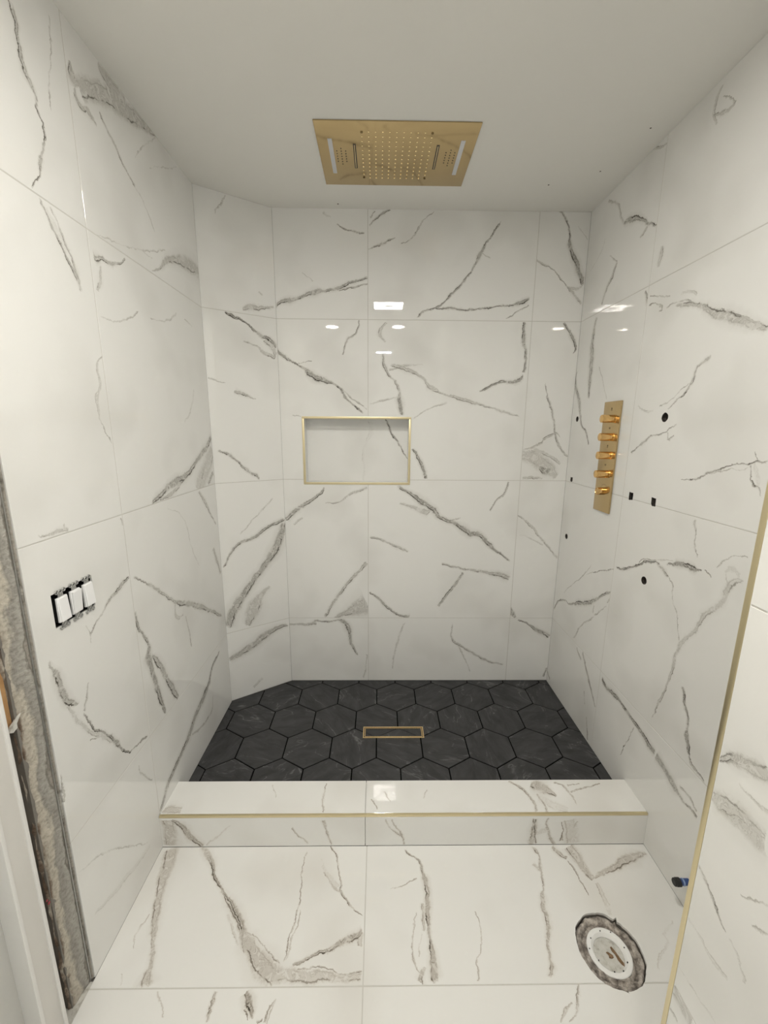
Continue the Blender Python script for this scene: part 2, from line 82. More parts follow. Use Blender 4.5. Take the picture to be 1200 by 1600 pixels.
 'K10': [(0.0245,0.1191,0.651,-0.759,0.1002,0.4,[(0.0,0.0,0.003),(0.644,-0.0076,0.0047),(1.0,-0.0,0.0057)]),(0.053,0.1189,0.3897,-0.9209,0.1236,0.6,[(0.0,0.0,0.003),(0.373,0.0043,0.0037),(0.653,0.0073,0.0044),(1.0,0.0,0.0029)]),(0.5836,0.1201,-0.0575,-0.9983,0.117,0.5,[(0.0,0.0,0.0095),(0.361,0.0059,0.0142),(0.695,0.0048,0.0166),(1.0,0.0,0.0134)]),(0.5871,0.1162,0.1107,-0.9939,0.1098,0.8,[(0.0,0.0,0.0026),(0.422,-0.0026,0.0038),(1.0,0.0,0.0026)]),(0.6345,0.122,0.2681,-0.9634,0.124,0.6,[(0.0,0.0,0.0032),(0.352,-0.0101,0.0045),(0.681,-0.0091,0.0064),(1.0,0.0,0.0045)]),(0.5986,0.0542,0.9253,0.3791,0.0403,0.25,[(0.0,0.0,0.0118),(1.0,0.0,0.0118)]),(0.687,0.1078,0.0945,-0.9955,0.094,0.55,[(0.0,0.0,0.0025),(0.584,0.0032,0.0026),(1.0,0.0,0.0078)]),(0.7151,0.1153,0.2126,-0.9771,0.1119,0.22,[(0.0,0.0,0.0316),(0.496,0.0,0.0318),(1.0,0.0,0.032)]),(0.7479,0.1074,-0.2997,-0.954,0.0324,0.3,[(0.0,0.0,0.0027),(1.0,0.0,0.0028)])],
 'L00': [(1.1728,0.4231,0.4752,-0.8799,0.1312,0.35,[(0.0,0.0,0.0017),(0.329,-0.0118,0.0032),(1.0,-0.0,0.0025)]),(0.8781,0.3603,0.7588,-0.6513,0.3849,0.2,[(0.0,0.0,0.0029),(0.107,0.0152,0.0034),(0.277,0.0275,0.0027),(0.586,0.0188,0.0021),(1.0,0.0,0.0017)]),(0.9099,0.1812,0.948,-0.3182,0.2835,0.12,[(0.0,0.0,0.004),(0.301,-0.0083,0.009),(0.72,-0.0084,0.0106),(1.0,0.0,0.0095)])],
 'L01': [(1.2415,1.2615,0.1754,-0.9845,0.026,0.5,[(0.0,0.0,0.0036),(1.0,0.0,0.0023)]),(1.2468,1.0675,-0.9242,-0.382,0.1403,0.7,[(0.0,0.0,0.0055),(0.306,-0.004,0.0082),(0.568,-0.0041,0.0063),(0.819,-0.0043,0.0054),(1.0,0.0,0.0037)]),(1.1171,1.0139,-0.8302,-0.5574,0.0811,0.45,[(0.0,0.0,0.0028),(0.526,-0.002,0.0027),(1.0,-0.0,0.0036)]),(1.0354,1.0019,0.4431,-0.8965,0.0338,0.3,[(0.0,0.0,0.0012),(1.0,-0.0,0.0012)]),(1.0504,0.9716,-0.1606,-0.987,0.0241,0.3,[(0.0,0.0,0.0021),(1.0,0.0,0.0012)]),(0.9056,0.9759,0.3514,-0.9362,0.1796,0.65,[(0.0,0.0,0.0021),(0.161,-0.0027,0.0063),(0.368,-0.0061,0.0122),(0.634,-0.0155,0.0108),(0.836,-0.0127,0.0096),(1.0,0.0,0.0049)]),(0.9856,0.7719,0.664,-0.7477,0.3884,0.85,[(0.0,0.0,0.0023),(0.116,-0.0188,0.0034),(0.206,-0.0294,0.0036),(0.325,-0.0308,0.0037),(0.442,-0.0356,0.0051),(0.546,-0.0475,0.007),(0.746,-0.0618,0.0034),(0.826,-0.0462,0.0037),(0.924,-0.0164,0.0049),(1.0,0.0,0.0028)]),(0.9384,0.8275,0.5239,-0.8518,0.2755,0.3,[(0.0,0.0,0.0042),(0.203,-0.0113,0.0062),(0.434,-0.0163,0.0074),(0.721,-0.0069,0.0078),(1.0,0.0,0.0054)]),(1.0125,0.8447,-0.3029,-0.953,0.0732,0.45,[(0.0,0.0,0.0017),(0.622,0.001,0.0034),(1.0,0.0,0.0043)]),(0.9886,0.682,0.8587,-0.5124,0.0459,0.4,[(0.0,0.0,0.0012),(1.0,0.0,0.0018)]),(0.8827,0.6741,-0.0249,-0.9997,0.0818,0.45,[(0.0,0.0,0.0017),(0.566,0.0026,0.0037),(1.0,0.0,0.0026)])],
 'L02': [(1.096,2.0587,0.5069,-0.862,0.1959,0.6,[(0.0,0.0,0.0029),(0.178,0.0011,0.0037),(0.388,0.0021,0.0045),(0.615,0.0068,0.0055),(0.789,0.0103,0.0064),(1.0,0.0,0.004)]),(1.1265,2.0605,0.393,-0.9195,0.1843,0.4,[(0.0,0.0,0.003),(0.148,0.0053,0.003),(0.374,0.0053,0.0047),(0.569,0.0107,0.004),(0.794,0.0097,0.0032),(1.0,0.0,0.0031)]),(1.1077,2.0496,0.5103,-0.86,0.1702,0.15,[(0.0,0.0,0.0073),(0.238,0.0044,0.0151),(0.469,0.0086,0.0194),(0.734,0.0099,0.0199),(1.0,0.0,0.008)]),(1.2544,1.7458,-0.0392,-0.9992,0.2609,0.35,[(0.0,0.0,0.0021),(0.203,-0.0287,0.0045),(0.323,-0.0256,0.0063),(0.515,-0.0456,0.0093),(0.699,-0.0452,0.0042),(0.82,-0.0254,0.0025),(1.0,0.0,0.0026)]),(0.9355,1.2843,0.9941,-0.1088,0.092,0.4,[(0.0,0.0,0.0014),(0.428,-0.0012,0.0034),(0.829,0.0032,0.0074),(1.0,0.0,0.004)]),(1.0151,1.296,0.0132,-0.9999,0.0151,0.3,[(0.0,0.0,0.0019),(1.0,0.0,0.0031)])],
 'L03': [(1.0891,2.4379,-0.0302,-0.9995,0.3648,0.6,[(0.0,0.0,0.0117),(0.054,0.0079,0.0096),(0.138,0.0119,0.0058),(0.24,0.0126,0.0053),(0.305,0.0181,0.007),(0.36,0.0293,0.009),(0.402,0.0383,0.0036),(0.486,0.047,0.0022),(0.552,0.0562,0.0027),(0.611,0.0553,0.0026),(0.722,0.0431,0.0052),(0.797,0.0358,0.0056),(0.877,0.0256,0.0032),(0.941,0.0113,0.0026),(1.0,0.0,0.0023)]),(1.2108,2.5113,-0.1589,-0.9873,0.222,0.3,[(0.0,0.0,0.0012),(0.111,0.0046,0.0023),(0.491,0.0014,0.0016),(0.744,-0.0034,0.0014),(1.0,0.0,0.0012)])],
 'L10': [(1.8818,0.4308,-0.9116,-0.411,0.6887,0.75,[(0.0,0.0,0.0048),(0.152,-0.0122,0.01),(0.243,0.0126,0.0127),(0.366,0.0114,0.0179),(0.489,-0.0001,0.0154),(0.588,0.0093,0.0173),(0.681,0.0012,0.0118),(0.793,-0.0112,0.0132),(0.873,-0.0182,0.0116),(0.939,-0.0073,0.0097),(1.0,0.0,0.0057)]),(1.7673,0.2585,-0.9957,-0.0929,0.2355,0.4,[(0.0,0.0,0.0056),(0.187,0.0609,0.0081),(0.496,0.0534,0.0062),(1.0,0.0,0.005)])],
 'L11': [(1.799,1.2595,0.6445,-0.7646,0.2467,0.5,[(0.0,0.0,0.0083),(0.299,0.0037,0.0105),(0.649,-0.0017,0.0062),(1.0,0.0,0.0031)]),(1.9019,0.9645,0.4073,-0.9133,0.1669,0.5,[(0.0,0.0,0.0091),(0.488,-0.0,0.0112),(1.0,0.0,0.0076)]),(1.519,1.238,0.5858,-0.8105,0.3841,0.15,[(0.0,0.0,0.0017),(0.351,0.0559,0.003),(0.706,0.011,0.0029),(1.0,0.0,0.0028)]),(1.2677,1.056,0.8247,-0.5656,0.8174,0.6,[(0.0,0.0,0.0035),(0.072,-0.0003,0.0037),(0.181,-0.0067,0.0072),(0.284,-0.0169,0.0068),(0.374,-0.0235,0.0099),(0.51,-0.0119,0.0148),(0.669,-0.003,0.0142),(0.824,-0.0016,0.0092),(1.0,0.0,0.0076)]),(1.5047,0.8556,0.6169,-0.7871,0.0925,0.4,[(0.0,0.0,0.0076),(0.558,-0.0339,0.01),(1.0,-0.0,0.0049)]),(1.578,0.7701,0.1567,-0.9876,0.1571,0.4,[(0.0,0.0,0.0047),(0.459,0.0039,0.0049),(1.0,0.0,0.0043)]),(1.2569,0.9411,0.2186,-0.9758,0.4774,0.8,[(0.0,0.0,0.0054),(0.104,-0.009,0.0095),(0.212,0.0086,0.0063),(0.32,0.014,0.0069),(0.406,-0.0041,0.0178),(0.51,-0.004,0.0128),(0.616,-0.004,0.0144),(0.741,-0.0071,0.0154),(0.882,-0.0049,0.0117),(1.0,0.0,0.0042)]),(1.3149,0.7474,0.4512,-0.8924,0.3107,0.65,[(0.0,0.0,0.0042),(0.262,0.0076,0.0157),(0.519,0.0024,0.0149),(0.771,0.0021,0.0171),(1.0,0.0,0.0105)])],
 'L12': [(1.2632,2.0165,0.9727,0.232,0.1624,0.6,[(0.0,0.0,0.0053),(0.06,-0.0141,0.0124),(0.223,-0.0108,0.0082),(0.41,-0.0209,0.0055),(0.706,-0.0179,0.0051),(1.0,0.0,0.0038)]),(1.2959,1.9885,-0.3765,-0.9264,0.0809,0.3,[(0.0,0.0,0.0036),(0.484,0.0036,0.0082),(1.0,0.0,0.0032)]),(1.2619,1.846,0.947,0.3213,0.2144,0.3,[(0.0,0.0,0.0016),(0.408,-0.0204,0.0021),(0.793,-0.0137,0.0028),(1.0,-0.0,0.0018)]),(1.5328,1.9079,0.9486,0.3164,0.2167,0.25,[(0.0,0.0,0.0019),(0.501,-0.0151,0.0032),(1.0,-0.0,0.0035)]),(1.8026,1.9748,0.9792,-0.203,0.0686,0.25,[(0.0,0.0,0.0033),(1.0,0.0,0.0023)]),(1.8366,1.6971,-0.6379,-0.7701,0.1815,0.15,[(0.0,0.0,0.0048),(0.617,0.0202,0.0042),(1.0,-0.0,0.0032)]),(1.4201,1.2744,0.929,0.3702,0.6056,0.75,[(0.0,0.0,0.004),(0.092,-0.006,0.0127),(0.195,-0.0094,0.013),(0.326,-0.0203,0.0173),(0.496,-0.0404,0.0132),(0.686,-0.0292,0.0118),(0.869,-0.0238,0.016),(1.0,0.0,0.0124)]),(1.4716,1.2758,0.9619,0.2735,0.2613,0.5,[(0.0,0.0,0.0023),(0.386,-0.0155,0.009),(0.815,-0.0017,0.0103),(1.0,0.0,0.004)]),(1.7822,1.2731,0.7764,0.6302,0.257,0.35,[(0.0,0.0,0.0201),(0.351,-0.0139,0.0522),(0.74,-0.0126,0.0515),(1.0,-0.0,0.0279)]),(1.906,1.2761,0.8018,0.5976,0.0822,0.65,[(0.0,0.0,0.0081),(1.0,0.0,0.01)]),(1.8116,1.2732,0.6838,0.7297,0.1532,0.45,[(0.0,0.0,0.0052),(0.586,0.0093,0.0084),(1.0,0.0,0.0063)])],
 'L13': [(1.2668,2.4642,0.5143,-0.8576,0.0525,0.5,[(0.0,0.0,0.0025),(0.51,-0.0116,0.0195),(1.0,0.0,0.0311)]),(1.2938,2.4192,0.883,0.4695,0.1625,0.5,[(0.0,0.0,0.0311),(0.406,0.0042,0.0309),(1.0,0.0,0.0357)]),(1.4372,2.4955,0.9757,0.2189,0.2791,0.5,[(0.0,0.0,0.0357),(0.273,-0.0005,0.0334),(0.589,0.0045,0.0247),(0.892,0.005,0.0124),(1.0,0.0,0.003)]),(1.3909,2.5456,0.9959,-0.0905,0.1258,0.45,[(0.0,0.0,0.0053),(0.179,-0.0063,0.0196),(0.503,-0.0056,0.0269),(1.0,0.0,0.0275)]),(1.2697,2.3985,0.935,-0.3547,0.0877,0.5,[(0.0,0.0,0.0148),(0.246,-0.0106,0.0087),(0.614,0.004,0.0097),(0.866,0.003,0.006),(1.0,0.0,0.0032)]),(1.373,2.4166,0.8072,-0.5903,0.1883,0.5,[(0.0,0.0,0.0033),(0.284,-0.0019,0.0046),(0.592,-0.004,0.0048),(1.0,-0.0,0.0037)]),(1.525,2.3055,0.7535,-0.6574,0.1322,0.25,[(0.0,0.0,0.003),(0.442,0.0139,0.0027),(1.0,0.0,0.0022)]),(1.6957,2.5482,-0.7314,-0.682,0.2142,0.25,[(0.0,0.0,0.002),(0.482,-0.0029,0.0019),(1.0,0.0,0.0014)]),(1.6291,2.4203,0.8765,0.4814,0.2506,0.2,[(0.0,0.0,0.0012),(0.37,0.0,0.002),(1.0,-0.0,0.0022)]),(1.5783,2.0743,0.9475,0.3197,0.4348,0.5,[(0.0,0.0,0.0022),(0.155,0.0092,0.0065),(0.369,0.0405,0.0145),(0.592,0.0371,0.0249),(0.824,0.0197,0.0344),(1.0,0.0,0.0335)]),(1.281,2.0685,0.9615,0.2748,0.4302,0.22,[(0.0,0.0,0.0015),(0.26,-0.0106,0.0022),(0.609,-0.0157,0.0027),(1.0,0.0,0.0023)]),(1.5254,2.1208,0.999,-0.0451,0.0675,0.25,[(0.0,0.0,0.0016),(1.0,0.0,0.0017)])],
 'N00': [(0.0306,1.5883,0.5116,-0.8592,0.2525,0.8,[(0.0,0.0,0.0028),(0.128,0.0013,0.0042),(0.322,-0.003,0.0056),(0.581,-0.0004,0.0042),(0.805,-0.0004,0.0035),(1.0,0.0,0.0028)]),(-0.0493,1.5776,-0.1086,-0.9941,0.3306,0.12,[(0.0,0.0,0.0139),(0.141,0.0121,0.0174),(0.337,-0.009,0.0105),(0.553,-0.0192,0.0071),(0.784,-0.004,0.0071),(1.0,0.0,0.0036)])],  # last streak is a faint reflection painted into the niche back
 'R10': [(1.6271,0.4425,-0.9882,-0.153,0.3749,0.85,[(0.0,0.0,0.0077),(0.087,0.013,0.0094),(0.216,0.0017,0.0104),(0.391,-0.008,0.0082),(0.493,-0.0063,0.0095),(0.59,-0.0047,0.0091),(0.704,-0.0051,0.0096),(0.812,-0.0055,0.0136),(0.919,-0.0014,0.0143),(1.0,0.0,0.0131)]),(1.2531,0.3844,-0.977,-0.2131,0.2104,0.7,[(0.0,0.0,0.0198),(0.268,0.0053,0.0145),(0.483,0.0119,0.0168),(0.676,0.0134,0.0068),(0.87,0.0028,0.0048),(1.0,0.0,0.0057)]),(1.1316,0.3763,-0.9637,-0.2671,0.0769,0.4,[(0.0,0.0,0.0034),(0.563,-0.0073,0.0043),(1.0,0.0,0.0043)]),(1.3819,0.388,0.3387,-0.9409,0.1855,0.5,[(0.0,0.0,0.0021),(0.45,0.0015,0.0019),(1.0,0.0,0.0017)])],
 'R11': [(1.2495,1.2624,-0.2407,-0.9706,0.1217,0.4,[(0.0,0.0,0.003),(0.127,0.005,0.0067),(0.325,-0.0008,0.0035),(0.664,0.0029,0.0022),(1.0,0.0,0.0022)]),(1.6274,0.966,-0.9288,0.3707,0.2739,0.9,[(0.0,0.0,0.0038),(0.211,0.0076,0.0047),(0.401,0.002,0.0046),(0.582,-0.0056,0.004),(0.725,-0.0133,0.0048),(0.906,-0.0082,0.0033),(1.0,0.0,0.0029)]),(1.4899,1.0326,-0.9266,0.376,0.1876,0.4,[(0.0,0.0,0.0021),(0.177,-0.0126,0.0024),(0.553,-0.0032,0.0018),(1.0,-0.0,0.0017)]),(1.3412,1.0755,-0.976,0.2177,0.1541,0.9,[(0.0,0.0,0.0026),(0.17,-0.0085,0.0055),(0.397,-0.0124,0.0109),(0.583,-0.012,0.0093),(0.731,-0.0041,0.0113),(0.903,0.0012,0.0042),(1.0,0.0,0.0024)]),(1.1814,1.1149,-0.8743,-0.4855,0.0323,0.5,[(0.0,0.0,0.002),(0.455,-0.0019,0.002),(1.0,-0.0,0.0012)]),(1.3858,1.0631,-0.9102,-0.4142,0.0644,0.5,[(0.0,0.0,0.0028),(0.467,-0.0037,0.007),(1.0,0.0,0.0036)]),(1.3272,1.0365,-0.4309,-0.9024,0.2171,0.35,[(0.0,0.0,0.0025),(0.145,-0.0114,0.0025),(0.342,-0.0041,0.0022),(0.539,-0.0092,0.0022),(0.77,-0.0061,0.0018),(1.0,-0.0,0.0018)]),(1.2293,0.8337,0.2107,-0.9775,0.3436,0.45,[(0.0,0.0,0.0039),(0.081,0.0003,0.004),(0.246,-0.0054,0.0078),(0.354,-0.0087,0.0076),(0.491,-0.0093,0.0049),(0.698,-0.0058,0.0065),(0.832,-0.0045,0.004),(1.0,0.0,0.002)]),(1.0529,1.1345,0.4897,-0.8719,0.3759,0.35,[(0.0,0.0,0.0085),(0.122,0.0145,0.0114),(0.304,-0.002,0.0093),(0.504,0.0109,0.0097),(0.606,0.0021,0.0075),(0.894,0.006,0.0079),(1.0,0.0,0.0057)]),(1.1408,1.1362,-0.8297,0.5583,0.1109,0.4,[(0.0,0.0,0.0026),(0.222,-0.0099,0.0032),(0.457,-0.0156,0.0022),(0.608,-0.0188,0.0015),(0.784,-0.0115,0.0012),(1.0,-0.0,0.0012)]),(1.1136,1.1359,-0.999,0.0451,0.0503,0.2,[(0.0,0.0,0.0031),(0.466,-0.0137,0.0097),(1.0,0.0,0.0103)]),(1.1107,1.1402,-0.4531,-0.8915,0.0558,0.2,[(0.0,0.0,0.0015),(0.503,-0.0,0.0019),(1.0,-0.0,0.0019)]),(1.19,0.7063,-0.3316,-0.9434,0.2129,0.85,[(0.0,0.0,0.0053),(0.162,-0.0026,0.0046),(0.323,-0.0051,0.0053),(0.478,-0.0098,0.005),(0.627,-0.0036,0.0052),(0.73,0.0028,0.0107),(0.862,-0.0004,0.009),(1.0,0.0,0.0043)]),(1.1195,0.5055,-0.9268,-0.3757,0.0778,0.55,[(0.0,0.0,0.005),(0.364,0.0121,0.0067),(0.705,0.005,0.0053),(1.0,0.0,0.003)])],
 'R12': [(1.6325,1.997,-0.9093,-0.4161,0.0896,0.6,[(0.0,0.0,0.0032),(0.49,-0.0113,0.0025),(0.868,-0.0105,0.0049),(1.0,0.0,0.0087)]),(1.5483,1.9623,0.9981,-0.062,0.0234,0.6,[(0.0,0.0,0.0041),(1.0,0.0,0.0036)]),(1.6355,2.0288,-0.9574,-0.2889,0.125,0.4,[(0.0,0.0,0.0017),(0.472,-0.0004,0.0028),(1.0,0.0,0.0031)]),(1.5281,1.9598,-0.9788,-0.2048,0.1555,0.4,[(0.0,0.0,0.0028),(0.215,-0.0157,0.0037),(0.5,-0.0164,0.003),(0.839,-0.0053,0.0035),(1.0,0.0,0.0024)]),(1.4659,1.9866,-0.9512,-0.3085,0.0817,0.25,[(0.0,0.0,0.0042),(0.431,-0.0063,0.0062),(1.0,0.0,0.005)]),(1.4833,1.9558,-0.9169,-0.3992,0.4002,0.5,[(0.0,0.0,0.0058),(0.128,-0.0073,0.0096),(0.257,-0.0183,0.007),(0.375,-0.0124,0.0131),(0.502,-0.0062,0.0159),(0.611,-0.0063,0.0173),(0.714,-0.0065,0.0165),(0.832,-0.0017,0.0131),(0.913,-0.0012,0.0115),(1.0,0.0,0.0084)]),(1.285,1.8923,-0.8828,-0.4697,0.1626,0.5,[(0.0,0.0,0.0012),(0.264,0.0037,0.0025),(0.493,-0.0036,0.0018),(0.757,-0.0011,0.002),(1.0,0.0,0.0019)]),(1.2928,1.7609,0.7339,-0.6793,0.2168,0.6,[(0.0,0.0,0.0023),(0.106,0.0086,0.0063),(0.209,0.0155,0.0038),(0.298,0.0087,0.0058),(0.368,-0.0034,0.0076),(0.491,-0.0147,0.0041),(0.622,-0.0192,0.0027),(0.746,-0.0084,0.0032),(0.896,-0.0046,0.0028),(1.0,-0.0,0.0017)]),(1.3579,1.6895,0.888,-0.4599,0.1554,0.4,[(0.0,0.0,0.0015),(0.216,0.0028,0.0016),(0.454,-0.0006,0.0016),(0.785,-0.0017,0.0017),(1.0,0.0,0.0014)]),(1.6245,1.6317,-0.9659,-0.2591,0.0996,0.25,[(0.0,0.0,0.002),(0.478,0.0093,0.0037),(1.0,0.0,0.0023)]),(1.6267,1.4481,-0.8584,0.513,0.1363,0.7,[(0.0,0.0,0.0045),(0.318,-0.0025,0.0031),(0.584,-0.0021,0.0066),(0.845,-0.004,0.0034),(1.0,0.0,0.0031)]),(1.5097,1.518,-0.9448,0.3276,0.1229,0.45,[(0.0,0.0,0.0024),(0.218,0.0064,0.0033),(0.537,0.01,0.002),(0.648,0.003,0.0026),(1.0,-0.0,0.002)]),(1.4376,1.5302,-0.4004,-0.9164,0.031,0.3,[(0.0,0.0,0.0018),(1.0,0.0,0.003)]),(1.4252,1.5018,-0.8058,0.5922,0.0303,0.35,[(0.0,0.0,0.0027),(1.0,0.0,0.0021)]),(1.3419,1.3754,-0.9604,0.2785,0.3084,0.75,[(0.0,0.0,0.0015),(0.107,0.0035,0.0014),(0.238,0.0083,0.0025),(0.309,0.0017,0.0029),(0.404,-0.0032,0.0028),(0.495,-0.0064,0.003),(0.593,-0.0087,0.002),(0.686,-0.0108,0.0019),(0.774,-0.0084,0.0021),(0.847,-0.0024,0.0024),(0.899,-0.0065,0.0035),(0.947,0.0009,0.0023),(1.0,0.0,0.002)]),(1.222,1.4084,-0.9633,0.2683,0.1268,0.4,[(0.0,0.0,0.0012),(0.279,-0.0022,0.0023),(0.571,-0.0022,0.0016),(0.866,0.0066,0.0012),(1.0,0.0,0.0013)]),(1.094,1.4459,-0.5466,-0.8374,0.0899,0.55,[(0.0,0.0,0.0026),(0.244,0.0085,0.0019),(0.518,0.0147,0.0021),(0.736,0.0038,0.0034),(0.831,-0.001,0.0023),(1.0,0.0,0.0012)]),(1.0859,1.4841,-0.3888,-0.9213,0.0242,0.4,[(0.0,0.0,0.0012),(1.0,0.0,0.0015)]),(1.0856,1.4524,-0.3857,-0.9226,0.0661,0.15,[(0.0,0.0,0.006),(0.473,-0.0035,0.0091),(1.0,0.0,0.0061)])],
 'R13': [(1.4201,2.5371,-0.0673,-0.9977,0.0984,0.3,[(0.0,0.0,0.0094),(0.299,0.0143,0.0087),(0.61,0.0148,0.007),(1.0,-0.0,0.0036)]),(1.4348,2.4721,-0.9798,-0.2001,0.0865,0.4,[(0.0,0.0,0.0051),(0.667,0.008,0.0058),(1.0,0.0,0.0061)]),(1.404,2.5037,-0.7532,-0.6577,0.071,0.3,[(0.0,0.0,0.0019),(1.0,-0.0,0.0023)]),(1.599,2.1844,0.0854,-0.9963,0.0688,0.35,[(0.0,0.0,0.0059),(0.596,-0.0028,0.0123),(1.0,-0.0,0.0048)])],
 'R20': [(1.8132,0.4621,-0.6497,-0.7602,0.2482,0.65,[(0.0,0.0,0.0054),(0.228,0.0024,0.0066),(0.532,0.0022,0.0065),(0.803,-0.0009,0.0051),(1.0,0.0,0.0038)]),(1.8709,0.453,-0.8214,-0.5704,0.0667,0.4,[(0.0,0.0,0.004),(1.0,-0.0,0.0053)]),(1.7565,0.2859,-0.2083,-0.9781,0.0624,0.4,[(0.0,0.0,0.0031),(1.0,0.0,0.0037)]),(1.7145,0.1765,-0.3188,-0.9478,0.1052,0.5,[(0.0,0.0,0.0045),(1.0,0.0,0.0044)]),(2.1691,0.1255,-0.8497,-0.5272,0.0503,0.5,[(0.0,0.0,0.0075),(1.0,0.0,0.0073)])],
 'R21': [(1.8583,0.8521,-0.9033,0.429,0.242,0.55,[(0.0,0.0,0.0012),(0.394,-0.0003,0.0018),(0.752,-0.0005,0.0028),(1.0,0.0,0.0022)]),(2.1564,0.5292,-0.8496,0.5275,0.6144,0.8,[(0.0,0.0,0.005),(0.15,-0.0378,0.0047),(0.262,-0.0247,0.0036),(0.349,-0.0008,0.0047),(0.487,0.004,0.0106),(0.612,0.0143,0.0108),(0.715,0.0138,0.0102),(0.814,0.0079,0.0066),(0.928,-0.0015,0.0057),(1.0,0.0,0.0038)]),(1.6338,0.827,0.6307,-0.776,0.0481,0.5,[(0.0,0.0,0.0048),(0.44,0.0017,0.0063),(1.0,-0.0,0.0027)]),(1.6618,0.7786,0.6962,-0.7178,0.1284,0.4,[(0.0,0.0,0.0024),(0.486,0.0,0.0031),(1.0,0.0,0.0032)]),(1.7611,0.7332,0.0764,-0.9971,0.0403,0.25,[(0.0,0.0,0.0051),(1.0,-0.0,0.0052)]),(1.7499,0.6806,0.6386,-0.7696,0.2578,0.4,[(0.0,0.0,0.0018),(0.206,0.0076,0.0044),(0.545,0.0159,0.0028),(0.751,0.0114,0.0042),(0.881,0.0014,0.006),(1.0,0.0,0.0023)]),(2.0631,0.67,-0.7029,0.7113,0.3419,0.35,[(0.0,0.0,0.002),(0.325,0.0036,0.0019),(0.685,0.0097,0.0023),(1.0,0.0,0.0023)])],
 'R22': [(2.1613,1.8261,-0.4727,-0.8812,0.4092,0.7,[(0.0,0.0,0.0089),(0.152,0.0314,0.0103),(0.313,0.0218,0.0125),(0.452,0.0232,0.0115),(0.556,0.0291,0.0077),(0.664,0.0314,0.0064),(0.84,0.0009,0.0063),(1.0,0.0,0.0052)]),(2.0184,2.0512,-0.0047,-1.0,0.3623,0.65,[(0.0,0.0,0.0075),(0.27,0.0143,0.0124),(0.464,0.0067,0.0194),(0.755,0.0015,0.0148),(1.0,0.0,0.0075)]),(1.9481,1.8259,-0.5155,-0.8569,0.1798,0.3,[(0.0,0.0,0.0036),(0.485,-0.0036,0.0036),(1.0,0.0,0.0036)]),(1.6673,2.0561,-0.4301,-0.9028,0.0688,0.6,[(0.0,0.0,0.0049),(0.307,-0.001,0.0063),(0.63,-0.0002,0.0058),(1.0,0.0,0.0032)])],
 'R23': [(2.0235,2.5318,-0.6978,-0.7163,0.211,0.35,[(0.0,0.0,0.0043),(0.499,-0.0243,0.0065),(0.774,-0.0091,0.0065),(1.0,0.0,0.0074)]),(1.8758,2.3786,-0.9045,-0.4265,0.2544,0.75,[(0.0,0.0,0.0055),(0.246,-0.0157,0.0128),(0.429,-0.0205,0.01),(0.732,-0.006,0.0059),(1.0,0.0,0.0043)]),(1.7028,2.2952,0.8345,-0.551,0.0483,0.4,[(0.0,0.0,0.0055),(0.53,-0.0046,0.0071),(1.0,0.0,0.0041)]),(1.892,2.2373,0.5461,-0.8377,0.1679,0.5,[(0.0,0.0,0.0057),(0.342,-0.004,0.0092),(0.695,0.0071,0.0095),(1.0,0.0,0.0061)]),(1.9616,2.2882,-0.8071,-0.5905,0.0862,0.3,[(0.0,0.0,0.002),(1.0,0.0,0.0024)]),(2.0119,2.3797,0.7663,-0.6425,0.1493,0.15,[(0.0,0.0,0.0039),(0.302,-0.0181,0.0037),(1.0,-0.0,0.0036)]),(1.7214,2.5558,-0.9307,-0.3659,0.0871,0.4,[(0.0,0.0,0.0031),(0.491,0.0032,0.0066),(1.0,0.0,0.0035)])],
 'T00': [(-0.2056,1.3819,0.0255,-0.9997,0.1268,0.45,[(0.0,0.0,0.002),(0.479,-0.005,0.0034),(1.0,0.0,0.0025)]),(-0.419,1.3742,0.4251,-0.9051,0.0574,0.25,[(0.0,0.0,0.0018),(1.0,-0.0,0.0014)]),(-0.7992,1.2622,0.9984,0.056,0.0691,0.4,[(0.0,0.0,0.0098),(0.401,0.0069,0.0223),(1.0,0.0,0.0164)])],
 'T10': [(-0.0266,1.3117,0.5548,-0.832,0.0535,0.45,[(0.0,0.0,0.0019),(1.0,0.0,0.0022)]),(0.0256,1.3453,0.4769,-0.879,0.0528,0.25,[(0.0,0.0,0.0031),(1.0,0.0,0.0023)]),(0.197,1.353,-0.4507,-0.8927,0.043,0.3,[(0.0,0.0,0.0022),(1.0,0.0,0.0022)]),(0.5348,1.3859,0.4022,-0.9156,0.1436,0.55,[(0.0,0.0,0.0045),(0.248,0.0209,0.0062),(0.552,0.0239,0.0058),(0.794,0.0205,0.0072),(1.0,0.0,0.0064)]),(0.6122,1.3694,0.867,-0.4983,0.1019,0.55,[(0.0,0.0,0.0128),(0.335,0.0103,0.0311),(0.747,0.0072,0.018),(1.0,0.0,0.0053)]),(0.6248,1.3303,0.0905,-0.9959,0.0813,0.5,[(0.0,0.0,0.0039),(0.554,0.0051,0.0044),(1.0,0.0,0.0048)]),(0.7147,1.3833,0.3811,-0.9245,0.1139,0.45,[(0.0,0.0,0.0048),(0.364,0.0206,0.0055),(0.778,0.0148,0.0047),(1.0,0.0,0.0017)]),(0.7618,1.3645,0.9825,0.1865,0.0541,0.5,[(0.0,0.0,0.0029),(1.0,0.0,0.0022)]),(0.7628,1.3372,0.9595,0.2817,0.1426,0.5,[(0.0,0.0,0.0047),(0.4,-0.0009,0.0033),(1.0,-0.0,0.0027)]),(0.6257,1.3153,0.8486,-0.5291,0.1099,0.15,[(0.0,0.0,0.026),(0.52,-0.0077,0.0251),(1.0,0.0,0.0161)])],
